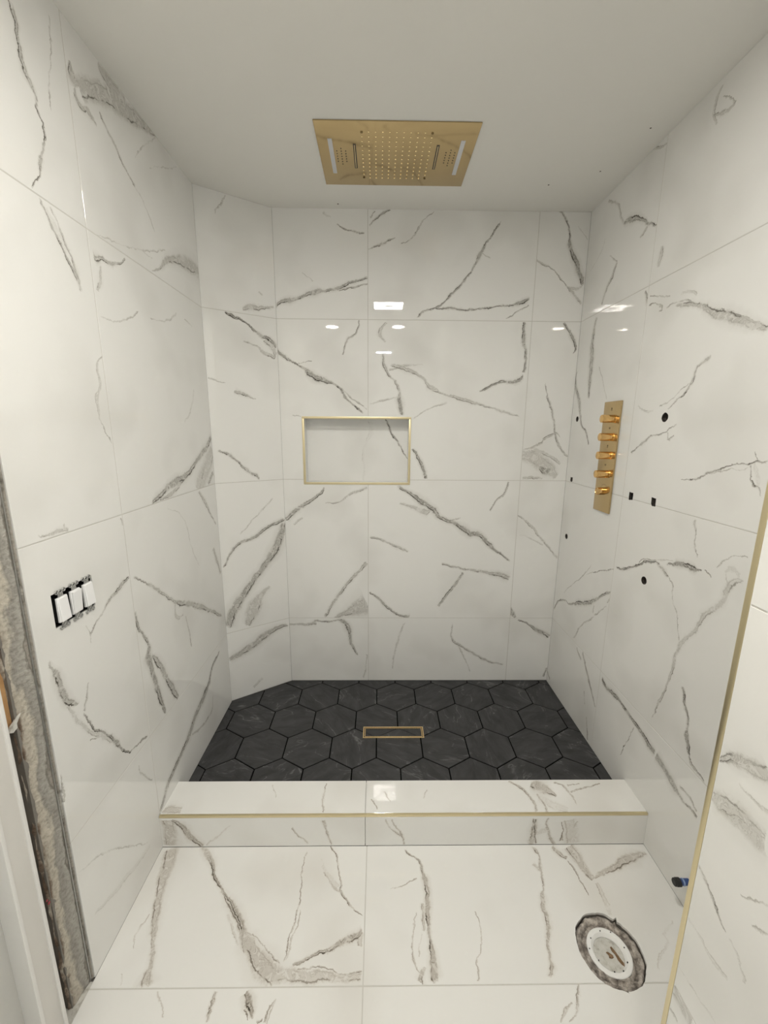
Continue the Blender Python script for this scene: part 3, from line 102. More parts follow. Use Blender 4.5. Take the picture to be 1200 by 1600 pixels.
 'U10': [(0.5969,0.4554,-0.9995,0.0317,0.0551,0.4,[(0.0,0.0,0.0118),(0.343,-0.0019,0.0195),(0.811,-0.0029,0.0198),(1.0,0.0,0.0164)]),(0.5978,0.405,-0.9928,0.1196,0.0303,0.3,[(0.0,0.0,0.0033),(1.0,-0.0,0.0032)])],
 'U11': [(0.5935,0.9758,-0.8171,0.5764,0.1009,0.4,[(0.0,0.0,0.0013),(0.236,-0.0091,0.0083),(0.442,-0.0091,0.0131),(0.693,-0.0044,0.0164),(1.0,0.0,0.0139)]),(0.5926,0.9775,-0.7703,0.6377,0.0532,0.5,[(0.0,0.0,0.0012),(0.622,-0.0015,0.0018),(1.0,0.0,0.0012)]),(0.5972,0.9103,-0.9838,0.1792,0.1096,0.38,[(0.0,0.0,0.0067),(0.248,-0.0023,0.022),(0.529,-0.0022,0.0244),(0.787,0.0009,0.0232),(1.0,-0.0,0.0214)]),(0.5762,0.9035,-0.9465,0.3228,0.0912,0.5,[(0.0,0.0,0.0012),(0.222,-0.0002,0.0026),(0.518,-0.005,0.0019),(0.817,-0.0009,0.0016),(1.0,0.0,0.0019)]),(0.5468,0.9706,-0.9915,0.1303,0.048,0.3,[(0.0,0.0,0.0021),(0.583,0.0007,0.0032),(1.0,0.0,0.0038)]),(0.5955,0.7703,-0.7904,-0.6126,0.0961,0.5,[(0.0,0.0,0.0026),(0.354,0.002,0.0038),(0.673,-0.0002,0.0031),(1.0,-0.0,0.0024)]),(0.5115,0.7111,-0.7279,-0.6857,0.0514,0.25,[(0.0,0.0,0.0024),(0.434,-0.0028,0.0028),(1.0,0.0,0.0021)]),(0.5948,0.6374,-1.0,0.0075,0.0946,0.15,[(0.0,0.0,0.0034),(0.362,0.0,0.0041),(0.66,0.0054,0.0051),(1.0,0.0,0.0028)]),(0.5908,0.5185,-0.9818,0.1901,0.0892,0.2,[(0.0,0.0,0.0023),(0.398,0.0049,0.0027),(1.0,0.0,0.0024)]),(0.5121,0.8049,-0.7557,0.6549,0.0548,0.25,[(0.0,0.0,0.0015),(0.442,-0.0001,0.0015),(1.0,0.0,0.0012)]),(0.482,0.7806,-0.7506,0.6608,0.0268,0.25,[(0.0,0.0,0.0015),(1.0,0.0,0.0017)])],
}


# ------------------------------------------------------------------ helpers
def link(o, parent=None):
    C.objects.link(o)
    if parent is not None:
        o.parent = parent
    return o

def from_bm(name, bm, mat, parent=None, smooth=False):
    me = bpy.data.meshes.new(name)
    bmesh.ops.recalc_face_normals(bm, faces=bm.faces)
    bm.to_mesh(me); bm.free()
    if smooth:
        for p in me.polygons: p.use_smooth = True
        me.set_sharp_from_angle(angle=math.radians(35))
    if mat: me.materials.append(mat)
    return link(bpy.data.objects.new(name, me), parent)

def bm_box(bm, x0, x1, y0, y1, z0, z1, bev=0.0):
    r = bmesh.ops.create_cube(bm, size=1)
    vs = r['verts']
    for v in vs:
        v.co = Vector(((x0 + x1) / 2 + v.co.x * (x1 - x0), (y0 + y1) / 2 + v.co.y * (y1 - y0), (z0 + z1) / 2 + v.co.z * (z1 - z0)))
    if bev:
        es = list({e for v in vs for e in v.link_edges})
        bmesh.ops.bevel(bm, geom=es, offset=bev, segments=2, affect='EDGES', profile=0.6)

def box(name, x0, x1, y0, y1, z0, z1, mat, parent=None, bev=0.0):
    bm = bmesh.new(); bm_box(bm, x0, x1, y0, y1, z0, z1, bev)
    return from_bm(name, bm, mat, parent, smooth=bev > 0)

def prism(poly, a, b, n, O, h0, h1, bm=None, cham=0.0):
    """extruded polygon: O + a*p + b*q, from height h0 to h1 along n; chamfered at h1"""
    own = bm is None
    if own: bm = bmesh.new()
    P3 = lambda p, q, h: O + a * p + b * q + n * h
    k = len(poly)
    cx = sum(p for p, q in poly) / k; cy = sum(q for p, q in poly) / k
    low = [bm.verts.new(P3(p, q, h0)) for p, q in poly]
    if cham:
        mid = [bm.verts.new(P3(p, q, h1 - cham)) for p, q in poly]
        ins = inset(poly, cham)
        top = [bm.verts.new(P3(p, q, h1)) for p, q in ins]
        rings = [low, mid, top]
    else:
        top = [bm.verts.new(P3(p, q, h1)) for p, q in poly]
        rings = [low, top]
    for r0, r1 in zip(rings, rings[1:]):
        for i in range(k):
            bm.faces.new((r0[i], r0[(i + 1) % k], r1[(i + 1) % k], r1[i]))
    bm.faces.new(rings[-1]); bm.faces.new(list(reversed(low)))
    return bm

def area2(poly):
    return sum(p[0] * q[1] - q[0] * p[1] for p, q in zip(poly, poly[1:] + poly[:1])) / 2

def clip(poly, px, py, nx, ny):
    out = []
    for (ax, ay), (bx, by) in zip(poly, poly[1:] + poly[:1]):
        da = (ax - px) * nx + (ay - py) * ny; db = (bx - px) * nx + (by - py) * ny
        if da >= 0: out.append((ax, ay))
        if (da >= 0) != (db >= 0):
            t = da / (da - db); out.append((ax + (bx - ax) * t, ay + (by - ay) * t))
    return out

def clip_convex(poly, conv):
    for (ax, ay), (bx, by) in zip(conv, conv[1:] + conv[:1]):
        if len(poly) < 3: return []
        poly = clip(poly, ax, ay, -(by - ay), bx - ax)
    res = []
    for p in poly:
        if not res or math.dist(p, res[-1]) > 1e-5: res.append(p)
    if len(res) > 1 and math.dist(res[0], res[-1]) < 1e-5: res.pop()
    return res if len(res) >= 3 else []

def inset(poly, d):
    """inset of a convex ccw polygon"""
    if area2(poly) < 0: poly = list(reversed(poly))
    res = poly
    for (ax, ay), (bx, by) in zip(poly, poly[1:] + poly[:1]):
        l = math.dist((ax, ay), (bx, by)); nx, ny = -(by - ay) / l, (bx - ax) / l
        res = clip(res, ax + nx * d, ay + ny * d, nx, ny)
    if len(res) == len(poly):
        # keep the vertex order aligned with the input
        i0 = min(range(len(res)), key=lambda i: math.dist(res[i], poly[0]))
        res = res[i0:] + res[:i0]
        return res
    cx = sum(p for p, q in poly) / len(poly); cy = sum(q for p, q in poly) / len(poly)
    return [(p + (cx - p) * 0.03, q + (cy - q) * 0.03) for p, q in poly]

def cyl(bm, p0, p1, r0, r1=None, seg=24, cap=True):
    r1 = r0 if r1 is None else r1
    p0, p1 = Vector(p0), Vector(p1); d = (p1 - p0)
    q = d.to_track_quat('Z', 'Y').to_matrix().to_4x4(); q.translation = (p0 + p1) / 2
    bmesh.ops.create_cone(bm, cap_ends=cap, segments=seg, radius1=r0, radius2=r1, depth=d.length, matrix=q)

def lathe(bm, prof, O, ax='z', seg=32):
    """prof: list of (r, h) around an axis through O"""
    rings = []
    for r, h in prof:
        ring = []
        for i in range(seg):
            t = 2 * math.pi * i / seg; c, s = math.cos(t) * r, math.sin(t) * r
            co = {'z': (c, s, h), '-x': (-h, c, s), '-z': (c, s, -h), 'x': (h, c, s)}[ax]
            ring.append(bm.verts.new(Vector(O) + Vector(co)))
        rings.append(ring)
    for a, b in zip(rings, rings[1:]):
        for i in range(seg):
            bm.faces.new((a[i], a[(i + 1) % seg], b[(i + 1) % seg], b[i]))
    if prof[0][0] > 1e-6: bm.faces.new(list(reversed(rings[0])))
    if prof[-1][0] > 1e-6: bm.faces.new(rings[-1])
    bmesh.ops.remove_doubles(bm, verts=bm.verts, dist=1e-6)

def torus(bm, O, R, r, axis='x', seg=20, sub=8):
    rings = []
    for i in range(seg):
        t = 2 * math.pi * i / seg; ring = []
        for j in range(sub):
            s = 2 * math.pi * j / sub; rr = R + r * math.cos(s); h = r * math.sin(s)
            a, b = rr * math.cos(t), rr * math.sin(t)
            co = {'x': (h, a, b), 'z': (a, b, h)}[axis]
            ring.append(bm.verts.new(Vector(O) + Vector(co)))
        rings.append(ring)
    for i in range(seg):
        a, b = rings[i], rings[(i + 1) % seg]
        for j in range(sub):
            bm.faces.new((a[j], b[j], b[(j + 1) % sub], a[(j + 1) % sub]))

def thing(name, label, cat, loc, group=None):
    o = bpy.data.objects.new(name, None); o.empty_display_size = 0.05
    o.location = loc; link(o)
    o['label'] = label; o['category'] = cat
    if group: o['group'] = group
    return o

def under(o, root):
    """parent a part built in world coordinates under an unrotated empty"""
    o.parent = root
    o.data.transform(Matrix.Translation(-Vector(root.location)))
    return o

def struct(o, label=None):
    o['kind'] = 'structure'
    if label: o['label'] = label
    return o

def cut(objs, cutters, transfer=False):
    """subtract the cutter meshes from the objects for good"""
    for o in objs:
        for c in cutters:
            m = o.modifiers.new('cut', 'BOOLEAN'); m.operation = 'DIFFERENCE'; m.object = c; m.solver = 'EXACT'
            if transfer: m.material_mode = 'TRANSFER'
    bpy.context.view_layer.update()
    dg = bpy.context.evaluated_depsgraph_get()
    for o in objs:
        me = bpy.data.meshes.new_from_object(o.evaluated_get(dg))
        o.modifiers.clear(); old = o.data; o.data = me; me.name = o.name
    for c in cutters:
        bpy.data.objects.remove(c)

# ------------------------------------------------------------------ materials
def nt(name):
    m = bpy.data.materials.new(name); m.use_nodes = True
    t = m.node_tree
    return m, t, t.nodes['Principled BSDF']

def N(t, typ, **kw):
    n = t.nodes.new(typ)
    for k, v in kw.items():
        if k == 'ins':
            for kk, vv in v.items(): n.inputs[kk].default_value = vv
        else: setattr(n, k, v)
    return n

def math_n(t, op, a, b=None, c=None, clamp=False):
    n = t.nodes.new('ShaderNodeMath'); n.operation = op; n.use_clamp = clamp
    for i, x in enumerate((a, b, c)):
        if x is None: continue
        if isinstance(x, (int, float)): n.inputs[i].default_value = x
        else: t.links.new(x, n.inputs[i])
    return n.outputs[0]

def maprange(t, x, a, b, c, d, smooth=False):
    n = t.nodes.new('ShaderNodeMapRange'); n.interpolation_type = 'SMOOTHSTEP' if smooth else 'LINEAR'
    n.clamp = True
    t.links.new(x, n.inputs[0])
    for i, v in zip((1, 2, 3, 4), (a, b, c, d)):
        if isinstance(v, (int, float)): n.inputs[i].default_value = v
        else: t.links.new(v, n.inputs[i])
    return n.outputs[0]

def simple(name, col, rough=0.5, metal=0.0, spec=0.5, noise=0.0, nscale=30.0, bump=0.0):
    m, t, b = nt(name)
    b.inputs['Roughness'].default_value = rough
    b.inputs['Metallic'].default_value = metal
    b.inputs['Specular IOR Level'].default_value = spec
    b.inputs['Base Color'].default_value = (*col, 1)
    if noise or bump:
        tc = N(t, 'ShaderNodeTexCoord'); ns = N(t, 'ShaderNodeTexNoise', ins={'Scale': nscale, 'Detail': 5.0})
        t.links.new(tc.outputs['Object'], ns.inputs['Vector'])
        if noise:
            mx = N(t, 'ShaderNodeMix', data_type='RGBA')
            mx.inputs[6].default_value = (*[c * (1 - noise) for c in col], 1)
            mx.inputs[7].default_value = (*[min(1, c * (1 + noise)) for c in col], 1)
            t.links.new(ns.outputs['Fac'], mx.inputs[0]); t.links.new(mx.outputs[2], b.inputs['Base Color'])
        if bump:
            bp = N(t, 'ShaderNodeBump', ins={'Strength': bump, 'Distance': 0.002})
            t.links.new(ns.outputs['Fac'], bp.inputs['Height']); t.links.new(bp.outputs['Normal'], b.inputs['Normal'])
    return m

def vein_group():
    g = bpy.data.node_groups.new('vein_profile', 'ShaderNodeTree')
    for nm in ('T', 'T0', 'W', 'K', 'S', 'Fibre', 'Break'):
        g.interface.new_socket(nm, in_out='INPUT', socket_type='NodeSocketFloat')
    g.interface.new_socket('Dark', in_out='OUTPUT', socket_type='NodeSocketFloat')
    gi = g.nodes.new('NodeGroupInput'); go = g.nodes.new('NodeGroupOutput')
    I = gi.outputs
    d = math_n(g, 'SUBTRACT', I['T'], I['T0'])
    ad = math_n(g, 'ABSOLUTE', d)
    a = math_n(g, 'DIVIDE', ad, I['W'])
    band = maprange(g, a, 0.45, 1.1, 1.0, 0.0, True)
    brk = maprange(g, I['Break'], 0.40, 0.58, 0.28, 1.12, True)
    # fibrous strands inside the wash
    strand = maprange(g, math_n(g, 'ABSOLUTE', math_n(g, 'SUBTRACT', I['Fibre'], 0.5)), 0.0, 0.032, 1.0, 0.0)
    body = math_n(g, 'MULTIPLY_ADD', strand, 0.40, maprange(g, I['Fibre'], 0.3, 0.7, 0.10, 0.34))
    halo = maprange(g, a, 0.8, 2.4, 0.085, 0.0, True)
    wash = math_n(g, 'MULTIPLY_ADD', band, body, halo)
    # dark core hugging one rim, a weaker line on the other
    lw = math_n(g, 'MULTIPLY', maprange(g, I['W'], 0.001, 0.014, 0.0014, 0.0036), maprange(g, brk, 0.0, 1.0, 0.6, 1.25))
    off = math_n(g, 'MULTIPLY', I['W'], 0.5)
    e1 = maprange(g, math_n(g, 'ABSOLUTE', math_n(g, 'ADD', d, off)), 0.0, lw, 1.0, 0.0, True)
    e2 = maprange(g, math_n(g, 'ABSOLUTE', math_n(g, 'SUBTRACT', d, off)), 0.0, lw, 0.55, 0.0, True)
    edge = math_n(g, 'MULTIPLY', math_n(g, 'MAXIMUM', e1, e2), brk)
    x = math_n(g, 'MAXIMUM', wash, edge)
    x = math_n(g, 'MULTIPLY', math_n(g, 'MULTIPLY', x, I['K']), 1.12)
    inr = math_n(g, 'MULTIPLY', maprange(g, I['S'], -0.004, 0.02, 0, 1), maprange(g, I['S'], 0.98, 1.004, 1, 0))
    x = math_n(g, 'MULTIPLY', x, inr)
    g.links.new(x, go.inputs[0])
    return g
VG = vein_group()

def fcurve(t, sock, pts):
    n = t.nodes.new('ShaderNodeFloatCurve')
    c = n.mapping.curves[0]
    n.mapping.clip_min_x = 0; n.mapping.clip_max_x = 1
    pts = sorted(pts)
    while len(c.points) < len(pts): c.points.new(0.5, 0.5)
    for p, (x, y) in zip(c.points, pts):
        p.location = (x, y); p.handle_type = 'AUTO_CLAMPED'
    n.mapping.update()
    t.links.new(sock, n.inputs['Value'])
    return n.outputs[0]

MARBLE = {}
MARBLE_ROUGH = 0.016
def marble(key):
    veins = VEINS.get(key, [])
    if not veins: key = 'plain'
    if key in MARBLE: return MARBLE[key]
    m, t, b = nt('marble_tile_' + key)
    uv = N(t, 'ShaderNodeUVMap')
    P = uv.outputs[0]
    # warp
    n1 = N(t, 'ShaderNodeTexNoise', noise_dimensions='2D', ins={'Scale': 20.0, 'Detail': 5.0, 'Roughness': 0.7})
    t.links.new(P, n1.inputs['Vector'])
    s1 = N(t, 'ShaderNodeVectorMath', operation='SUBTRACT'); t.links.new(n1.outputs['Color'], s1.inputs[0]); s1.inputs[1].default_value = (0.5, 0.5, 0.5)
    s2 = N(t, 'ShaderNodeVectorMath', operation='MULTIPLY_ADD'); t.links.new(s1.outputs[0], s2.inputs[0])
    s2.inputs[1].default_value = (0.025, 0.025, 0); t.links.new(P, s2.inputs[2])
    PW = s2.outputs[0]
    fib = N(t, 'ShaderNodeTexNoise', noise_dimensions='2D', ins={'Scale': 40.0, 'Detail': 4.0, 'Roughness': 0.7, 'Distortion': 1.0}); t.links.new(P, fib.inputs['Vector'])
    brk = N(t, 'ShaderNodeTexNoise', noise_dimensions='2D', ins={'Scale': 15.0, 'Detail': 3.0}); t.links.new(P, brk.inputs['Vector'])
    acc = None
    for (x0, y0, ex, ey, L, k, pts) in veins:
        sub = N(t, 'ShaderNodeVectorMath', operation='SUBTRACT'); t.links.new(PW, sub.inputs[0]); sub.inputs[1].default_value = (x0, y0, 0)
        ds = N(t, 'ShaderNodeVectorMath', operation='DOT_PRODUCT'); t.links.new(sub.outputs[0], ds.inputs[0]); ds.inputs[1].default_value = (ex / L, ey / L, 0)
        dt = N(t, 'ShaderNodeVectorMath', operation='DOT_PRODUCT'); t.links.new(sub.outputs[0], dt.inputs[0]); dt.inputs[1].default_value = (-ey, ex, 0)
        S = ds.outputs['Value']
        T = max(abs(q[1]) for q in pts) * 1.15 + 1e-4
        W = max(q[2] for q in pts)
        c0 = fcurve(t, S, [(q[0], 0.5 + 0.5 * q[1] / T) for q in pts])
        t0 = math_n(t, 'MULTIPLY_ADD', c0, 2 * T, -T)
        cw = fcurve(t, S, [(q[0], q[2] / W * 0.98) for q in pts])
        wd = math_n(t, 'MULTIPLY', cw, W * 1.04)
        g = t.nodes.new('ShaderNodeGroup'); g.node_tree = VG
        for nm, so in (('T', dt.outputs['Value']), ('T0', t0), ('W', wd), ('S', S), ('Fibre', fib.outputs['Fac']), ('Break', brk.outputs['Fac'])):
            t.links.new(so, g.inputs[nm])
        g.inputs['K'].default_value = k
        acc = g.outputs[0] if acc is None else math_n(t, 'MAXIMUM', acc, g.outputs[0])
    # faint clouding of the white ground
    cl = N(t, 'ShaderNodeTexNoise', noise_dimensions='2D', ins={'Scale': 3.0, 'Detail': 2.0}); t.links.new(PW, cl.inputs['Vector'])
    clf = maprange(t, cl.outputs['Fac'], 0.5, 0.8, 0.0, 0.07)
    ramp = N(t, 'ShaderNodeValToRGB')
    e = ramp.color_ramp.elements
    e[0].position = 0.0; e[0].color = (0.80, 0.795, 0.775, 1)
    e[1].position = 1.0; e[1].color = (0.045, 0.040, 0.033, 1)
    for pos, col in ((0.15, (0.62, 0.61, 0.58, 1)), (0.35, (0.42, 0.405, 0.375, 1)), (0.65, (0.13, 0.12, 0.105, 1))):
        x = e.new(pos); x.color = col
    if key[0] in 'FKT':    # the floor tiles are veined a little browner
        for el, c in zip(list(e)[1:4], ((0.63, 0.605, 0.565), (0.43, 0.395, 0.35), (0.15, 0.13, 0.105))): el.color = (*c, 1)
    tot = clf if acc is None else math_n(t, 'MAXIMUM', acc, clf)
    t.links.new(tot, ramp.inputs[0]); t.links.new(ramp.outputs[0], b.inputs['Base Color'])
    b.inputs['Roughness'].default_value = MARBLE_ROUGH
    b.inputs['Specular IOR Level'].default_value = 0.5
    MARBLE[key] = m
    return m

def slate():
    m, t, b = nt('dark_slate_tile')
    oi = N(t, 'ShaderNodeObjectInfo'); tc = N(t, 'ShaderNodeTexCoord')
    off = N(t, 'ShaderNodeVectorMath', operation='MULTIPLY_ADD')
    cmb = N(t, 'ShaderNodeCombineXYZ')
    r10 = math_n(t, 'MULTIPLY', oi.outputs['Random'], 37.0)
    for i in range(3): t.links.new(r10, cmb.inputs[i])
    off.inputs[1].default_value = (1, 1, 1); t.links.new(tc.outputs['Object'], off.inputs[0]); t.links.new(cmb.outputs[0], off.inputs[2])
    rot = N(t, 'ShaderNodeVectorRotate', rotation_type='Z_AXIS'); t.links.new(off.outputs[0], rot.inputs['Vector'])
    t.links.new(math_n(t, 'MULTIPLY', oi.outputs['Random'], 6.28), rot.inputs['Angle'])
    st = N(t, 'ShaderNodeVectorMath', operation='MULTIPLY'); st.inputs[1].default_value = (1.0, 0.35, 1.0); t.links.new(rot.outputs[0], st.inputs[0])
    na = N(t, 'ShaderNodeTexNoise', ins={'Scale': 26.0, 'Detail': 7.0, 'Roughness': 0.65, 'Distortion': 0.6}); t.links.new(st.outputs[0], na.inputs['Vector'])
    nv = N(t, 'ShaderNodeTexNoise', ins={'Scale': 7.0, 'Detail': 4.0, 'Roughness': 0.55, 'Distortion': 1.0}); t.links.new(st.outputs[0], nv.inputs['Vector'])
    line = maprange(t, math_n(t, 'ABSOLUTE', math_n(t, 'SUBTRACT', nv.outputs['Fac'], 0.5)), 0.0, 0.010, 1.0, 0.0)
    line = math_n(t, 'MULTIPLY', line, maprange(t, na.outputs['Fac'], 0.45, 0.62, 0.0, 1.0))
    ramp = N(t, 'ShaderNodeValToRGB'); e = ramp.color_ramp.elements
    e[0].position = 0.3; e[0].color = (0.019, 0.019, 0.021, 1); e[1].position = 0.75; e[1].color = (0.058, 0.058, 0.061, 1)
    t.links.new(na.outputs['Fac'], ramp.inputs[0])
    mx = N(t, 'ShaderNodeMix', data_type='RGBA'); t.links.new(math_n(t, 'MULTIPLY', line, 0.5), mx.inputs[0])
    t.links.new(ramp.outputs[0], mx.inputs[6]); mx.inputs[7].default_value = (0.26, 0.26, 0.26, 1)
    t.links.new(mx.outputs[2], b.inputs['Base Color'])
    b.inputs['Roughness'].default_value = 0.5
    bp = N(t, 'ShaderNodeBump', ins={'Strength': 0.25, 'Distance': 0.001}); t.links.new(na.outputs['Fac'], bp.inputs['Height']); t.links.new(bp.outputs[0], b.inputs['Normal'])
    return m

def gold(name, col, rough, aniso=0.0):
    m, t, b = nt(name)
    b.inputs['Base Color'].default_value = (*col, 1); b.inputs['Metallic'].default_value = 1.0
    tc = N(t, 'ShaderNodeTexCoord'); ns = N(t, 'ShaderNodeTexNoise', ins={'Scale': 6.0, 'Detail': 2.0}); t.links.new(tc.outputs['Object'], ns.inputs['Vector'])
    t.links.new(maprange(t, ns.outputs['Fac'], 0.3, 0.7, rough * 0.9, rough * 1.1), b.inputs['Roughness'])
    return m

def plaster():
    """bare, untiled wall edge: grey thinset smear, beige render, brown dust; bands follow the board, not the light"""
    m, t, b = nt('bare_thinset_plaster')
    uv = N(t, 'ShaderNodeUVMap'); sep = N(t, 'ShaderNodeSeparateXYZ'); t.links.new(uv.outputs[0], sep.inputs[0])
    ns = N(t, 'ShaderNodeTexNoise', ins={'Scale': 9.0, 'Detail': 6.0, 'Roughness': 0.6})
    st = N(t, 'ShaderNodeVectorMath', operation='MULTIPLY'); st.inputs[1].default_value = (2.2, 0.7, 1); t.links.new(uv.outputs[0], st.inputs[0]); t.links.new(st.outputs[0], ns.inputs['Vector'])
    x = math_n(t, 'MULTIPLY_ADD', math_n(t, 'SUBTRACT', ns.outputs['Fac'], 0.5), 0.09, sep.outputs['X'])
    ramp = N(t, 'ShaderNodeValToRGB'); e = ramp.color_ramp.elements
    f = maprange(t, x, 0.806, 0.878, 0.0, 1.0)
    e[0].position = 0.0; e[0].color = (0.11, 0.075, 0.052, 1); e[1].position = 1.0; e[1].color = (0.34, 0.315, 0.275, 1)
    for p, c in ((0.08, (0.19, 0.145, 0.11, 1)), (0.18, (0.46, 0.42, 0.355, 1)), (0.40, (0.52, 0.48, 0.41, 1)), (0.52, (0.30, 0.285, 0.255, 1)), (0.80, (0.40, 0.385, 0.35, 1)), (0.87, (0.19, 0.175, 0.15, 1)), (0.93, (0.31, 0.29, 0.255, 1))):
        q = e.new(p); q.color = c
    t.links.new(f, ramp.inputs[0])
    n2 = N(t, 'ShaderNodeTexNoise', ins={'Scale': 110.0, 'Detail': 5.0}); t.links.new(uv.outputs[0], n2.inputs['Vector'])
    mx = N(t, 'ShaderNodeMix', data_type='RGBA', blend_type='MULTIPLY'); mx.inputs[0].default_value = 0.5
    t.links.new(ramp.outputs[0], mx.inputs[6])
    r2 = N(t, 'ShaderNodeValToRGB'); r2.color_ramp.elements[0].position = 0.3; r2.color_ramp.elements[0].color = (0.45, 0.43, 0.4, 1); r2.color_ramp.elements[1].position = 0.55
    t.links.new(n2.outputs['Fac'], r2.inputs[0]); t.links.new(r2.outputs[0], mx.inputs[7])
    t.links.new(mx.outputs[2], b.inputs['Base Color']); b.inputs['Roughness'].default_value = 0.95
    bp = N(t, 'ShaderNodeBump', ins={'Strength': 0.9, 'Distance': 0.004}); t.links.new(n2.outputs['Fac'], bp.inputs['Height']); t.links.new(bp.outputs[0], b.inputs['Normal'])
    return m

def ramped(name, scale, stops, rough=0.9, bump=0.5, detail=6.0, dist=0.004):
    m, t, b = nt(name)
    tc = N(t, 'ShaderNodeTexCoord'); ns = N(t, 'ShaderNodeTexNoise', ins={'Scale': scale, 'Detail': detail, 'Roughness': 0.65}); t.links.new(tc.outputs['Object'], ns.inputs['Vector'])
    ramp = N(t, 'ShaderNodeValToRGB'); e = ramp.color_ramp.elements
    e[0].position = stops[0][0]; e[0].color = (*stops[0][1], 1); e[1].position = stops[-1][0]; e[1].color = (*stops[-1][1], 1)
    for p, c in stops[1:-1]:
        q = e.new(p); q.color = (*c, 1)
    t.links.new(ns.outputs['Fac'], ramp.inputs[0]); t.links.new(ramp.outputs[0], b.inputs['Base Color'])
    b.inputs['Roughness'].default_value = rough
    bp = N(t, 'ShaderNodeBump', ins={'Strength': bump, 'Distance': dist}); t.links.new(ns.outputs['Fac'], bp.inputs['Height']); t.links.new(bp.outputs[0], b.inputs['Normal'])
    return m

def emit(name, e):
    m, t, b = nt(name)
    b.inputs['Base Color'].default_value = (0.9, 0.9, 0.9, 1)
    b.inputs['Emission Color'].default_value = (*e[:3], 1); b.inputs['Emission Strength'].default_value = e[3]
    return m

M_CEIL = simple('ceiling_paint', (0.78, 0.77, 0.735), 0.85, noise=0.015, nscale=4, bump=0.08)
M_PAINT = simple('white_paint', (0.78, 0.77, 0.74), 0.6, noise=0.02, nscale=6)
M_GROUT = simple('grey_grout', (0.58, 0.565, 0.53), 0.9, noise=0.08, nscale=60)
M_BACK = simple('cement_board', (0.20, 0.185, 0.165), 0.95, noise=0.2, nscale=40)
M_HOLE_SHADE = ramped('hole_painted_shade', 150.0, ((0.35, (0.012, 0.011, 0.010)), (0.6, (0.06, 0.05, 0.043)), (0.75, (0.2, 0.17, 0.15))), 0.95, 0.6)  # near-black tones paint the shade inside the holes
M_SLATE = slate()
M_DGROUT = simple('black_grout', (0.003, 0.003, 0.003), 0.95, noise=0.1, spec=0.05)
M_GOLD = gold('brushed_gold', (0.58, 0.44, 0.235), 0.10)
M_PLATE = gold('satin_gold_plate', (0.60, 0.45, 0.24), 0.24)
M_TRIM = gold('satin_gold_trim', (0.78, 0.68, 0.44), 0.36)
M_PGOLD = gold('polished_gold', (0.80, 0.52, 0.22), 0.06)
M_DGOLD = gold('bright_gold_frame', (0.95, 0.72, 0.40), 0.22)
M_SLOT = simple('dark_slot', (0.045, 0.038, 0.032), 0.5, noise=0.1)
M_LENS = simple('frosted_lens', (0.62, 0.63, 0.65), 0.35, noise=0.02)
M_NOZ = gold('gold_nozzle', (0.92, 0.74, 0.42), 0.12)
M_BLACK = simple('black_plastic', (0.012, 0.012, 0.012), 0.5, noise=0.1)
M_SWITCH = simple('white_switch_plastic', (0.86, 0.86, 0.87), 0.3, noise=0.01)
M_STEEL = simple('galvanised_steel', (0.52, 0.52, 0.51), 0.42, metal=1.0, noise=0.2, nscale=120)
M_PVC = simple('white_pvc', (0.83, 0.83, 0.82), 0.35, noise=0.04, nscale=70)
M_BLUE = simple('blue_pipe', (0.03, 0.07, 0.22), 0.4, noise=0.1)
M_WOOD = ramped('raw_wood_stud', 9.0, ((0.3, (0.30, 0.15, 0.06)), (0.6, (0.52, 0.30, 0.13)), (0.75, (0.60, 0.37, 0.18))), 0.8, 0.3)
M_DWOOD = ramped('stained_wood_stud', 14.0, ((0.3, (0.05, 0.03, 0.02)), (0.5, (0.13, 0.08, 0.05)), (0.75, (0.26, 0.17, 0.11))), 0.85, 0.5)
M_MORTAR = ramped('mortar_bed', 42.0, ((0.30, (0.07, 0.058, 0.05)), (0.42, (0.20, 0.175, 0.155)), (0.52, (0.36, 0.325, 0.29)), (0.66, (0.62, 0.57, 0.52))), 0.95, 1.0)
M_PLUG = ramped('dusty_plug', 55.0, ((0.3, (0.36, 0.34, 0.30)), (0.45, (0.55, 0.54, 0.50)), (0.7, (0.64, 0.63, 0.60))), 0.8, 0.5)
M_RUST = ramped('brown_debris', 120.0, ((0.3, (0.12, 0.065, 0.03)), (0.7, (0.33, 0.22, 0.13))), 0.95, 1.0)
M_PLASTER = plaster()
M_MARKC = simple('dark_chip', (0.09, 0.075, 0.065), 0.9, noise=0.2)
M_DOOR = simple('grey_white_door_paint', (0.60, 0.595, 0.57), 0.55, noise=0.05, nscale=8)
M_JAMB = simple('white_jamb_paint', (0.70, 0.68, 0.65), 0.5, noise=0.05, nscale=9)
M_JEDGE = simple('white_jamb_edge', (0.80, 0.79, 0.77), 0.45, noise=0.04, nscale=20)

# ------------------------------------------------------------------ tile builder
X, Y, Z = Vector((1, 0, 0)), Vector((0, 1, 0)), Vector((0, 0, 1))
CHL = math.hypot(CHX - XL, YB - CHY)
CHD = Vector((CHX - XL, YB - CHY, 0)) / CHL
CHN = Vector((CHD.y, -CHD.x, 0))
FR = {  # plane: (origin, p axis, q axis, normal into the room)
    'L': (Vector((XL, 0, 0)), Y, Z, X), 'R': (Vector((XR, 0, 0)), Y, Z, -X), 'B': (Vector((0, YB, 0)), X, Z, -Y),
    'H': (Vector((XL, CHY, 0)), CHD, Z, CHN), 'U': (Vector((XS, 0, 0)), Y, Z, -X), 'F': (Vector((0, 0, 0)), X, Y, Z),
    'T': (Vector((0, 0, ZCT)), X, Y, Z), 'K': (Vector((0, YC1, 0)), X, Z, -Y), 'N': (Vector((0, YB + 0.09, 0)), X, Z, -Y),
    'V': (Vector((0, YS, 0)), X, Z, Y),
}
